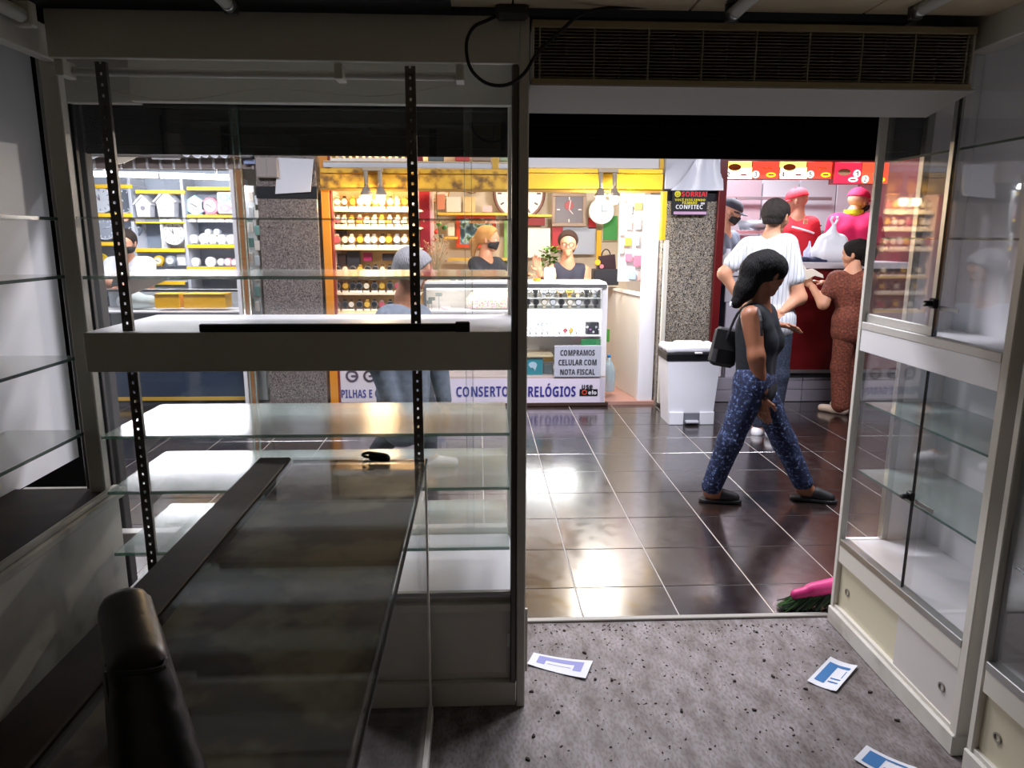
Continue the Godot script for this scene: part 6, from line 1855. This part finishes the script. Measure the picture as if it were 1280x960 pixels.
	o = {s = .97, skin = fair, top = mat("2a2c3c", .8), sleeve = 0.0, top_name = "tank_top", bottom = navy, shoes = black, bust = Vector3(0, 0, 1), hair = hair_mat("3a2a24"), hair_bones = [[0, .045, -.03, 0, .045, .008, .103, .099], [0, -.03, -.06, 0, .02, -.06, .075, .085]], hair_clips = [[0, -.42, .9, 0, .06, .064]], hand_r = {along = Vector3(-.25, 1, .1), palm = Vector3(0, .2, 1), curl = .6}, top_clips = []}
	H.call(o, Vector3(-.12, -.05, 1))
	p = person("person with glasses and a dark tank top facing us behind the showcase counter", J, o)
	var hb: Basis = o.head_basis
	var gl := thing("glasses", "thin framed glasses on the face of the person in the dark tank top", "glasses", J.head + hb * Vector3(0, .008, .105))
	for x in [-.034, .034]:
		part("rim", ring_mesh(.025, .004, .004, 16), mat("3a2c2c", .4), gl, J.head + hb * Vector3(x, .006, .112) * .97, hb)
		part("temple", tube_mesh([J.head + hb * Vector3(x * 1.75, .008, .108) * .97, J.head + hb * Vector3(x * 2.45, .01, .0) * .97], .002, 5), mat("3a2c2c", .4), gl)
	part("bridge", tube_mesh([J.head + hb * Vector3(-.009, .01, .113) * .97, J.head + hb * Vector3(.009, .01, .113) * .97], .002, 5), mat("3a2c2c", .4), gl)
	part("mouth", blob([[J.head + hb * Vector3(-.017, -.053, .0895) * .97, J.head + hb * Vector3(.017, -.053, .0895) * .97, .006, .006]], .003, .004), mat("b2555a", .5), p)

	# man in grey cap and tee at the left of the food stall
	J = {head = P(913, 266, 7.3), neck = P(905, 290, 7.34), shl = P(916, 297, 7.46), shr = P(893, 299, 7.22), ell = P(922, 325, 7.4), wrl = P(936, 318, 7.2), elr = P(903, 328, 7.12), wrr = P(923, 321, 7.02)}
	legs_below(J, P(902, 400, 7.36), Vector3(.9, 0, .45), 1.08, .24)
	o = {s = 1.0, skin = fair, top = mat("5c6876", .85), sleeve = .6, bottom = navy, shoes = black, mask = black, cap = mat("2b303a", .8)}
	H.call(o, Vector3(.9, -.42, .35))
	person("person in a dark grey cap, black mask and grey t-shirt bending over the food counter", J, o)

	# two cooks in red, backs to us
	J = {head = P(996, 253, 7.62), neck = P(997, 270, 7.6), shl = P(978, 279, 7.66), shr = P(1015, 280, 7.56), ell = P(974, 306, 7.78), wrl = P(992, 312, 7.95), elr = P(1019, 305, 7.66), wrr = P(1008, 312, 7.92)}
	legs_below(J, P(997, 400, 7.6), Vector3(-.4, 0, -.9), 1.10, .24)
	o = {s = 1.04, w = 1.1, skin = fair, top = mat("cf1f2e", .8), sleeve = .62, bottom = mat("cf1f2e", .8), shoes = black, cap = mat("d0202f", .8)}
	H.call(o, Vector3(-.85, -.2, -.45))
	p = person("person in red cap and red shirt with a white back stripe, back turned", J, o)
	part("back_stripe", tube_mesh(curve_pts([P(990, 283.5, 7.42), P(1000, 286, 7.41), P(1010, 289, 7.42), P(1017, 291.5, 7.46)], 10), .011, 6), mat("e9d6d6", .8), p)
	part("emblem", box_mesh(Vector3(.045, .05, .012), .004), mat("d98a6a", .8), p, P(1007, 277, 7.44))
	J = {head = P(1073, 253, 7.62), neck = P(1066, 268, 7.6), shl = P(1044, 277, 7.62), shr = P(1092, 277, 7.5), ell = P(1036, 310, 7.66), wrl = P(1050, 318, 7.86), elr = P(1098, 310, 7.6), wrr = P(1086, 318, 7.86)}
	legs_below(J, P(1066, 400, 7.6), Vector3(.5, 0, -.85), 1.10, .24)
	o = {s = 1.06, w = 1.2, skin = fair, top = mat("cc1552", .8), sleeve = .62, bottom = mat("7a1028", .8), shoes = black, cap = mat("d41c4c", .8), mask = black}
	H.call(o, Vector3(.85, -.15, -.4))
	p = person("person in crimson cap and shirt with a yellow collar, back turned", J, o)
	part("collar", ring_mesh(.095, .028, .06), mat("d6d21e", .7), p, P(1067, 266, 7.58), Basis(Vector3.RIGHT, PI / 2))

func _ready():
	lens_axes()
	rng.seed = 3
	var cam := Camera3D.new()
	cam.name = "camera"
	cam.fov = rad_to_deg(2.0 * atan(480.0 / FOC))
	cam.near = .05
	cam.far = 60
	add_child(cam)
	cam.transform = Transform3D(Basis(cam_right, cam_up, -cam_fwd), EYE)
	cam.current = true
	var we := WorldEnvironment.new()
	we.name = "environment"
	var env := Environment.new()
	env.background_mode = Environment.BG_COLOR
	env.background_color = Color("0a0b0d")
	env.tonemap_mode = Environment.TONE_MAPPER_LINEAR
	env.tonemap_exposure = 2.2
	env.sdfgi_enabled = true
	env.ssao_enabled = true
	env.ssil_enabled = true
	we.environment = env
	add_child(we)
	make_materials()
	make_watches()
	# arcade ceiling lights, out of the picture above the aisle
	for q in [[-2.2, -4.4, 1.9], [2.8, -4.2, 2.2], [.6, -3.9, 2.6]]:
		var t := thing("ceiling_light", "long white fluorescent fitting on the arcade ceiling " + ["before the clock stall", "before the food stall", "before the watch stall"][[-2.2, 2.8, .6].find(q[0])], "light", Vector3(q[0], 3.05, q[1]))
		part("housing", box_mesh(Vector3(1.3, .06, .22), .005), M.lam_white, t, Vector3(q[0], 3.07, q[1]))
		part("diffuser_lamp", box_mesh(Vector3(1.24, .02, .18), .004), mat("ffffff", .4, 0, 1, 2.5), t, Vector3(q[0], 3.035, q[1]))
		area_light(Vector3(q[0], 3.0, q[1]), Vector3(0, -1, 0), Vector2(1.24, .18), q[2] * AISLE, Color("f2f1fb"))
	setting()
	front_case()
	right_cabinets()
	left_cabinet()
	counter()
	arcade_shell()
	clock_stall()
	watch_stall()
	food_stall()
	bin()
	people()
	chair()
	ceiling_things()
	floor_things()
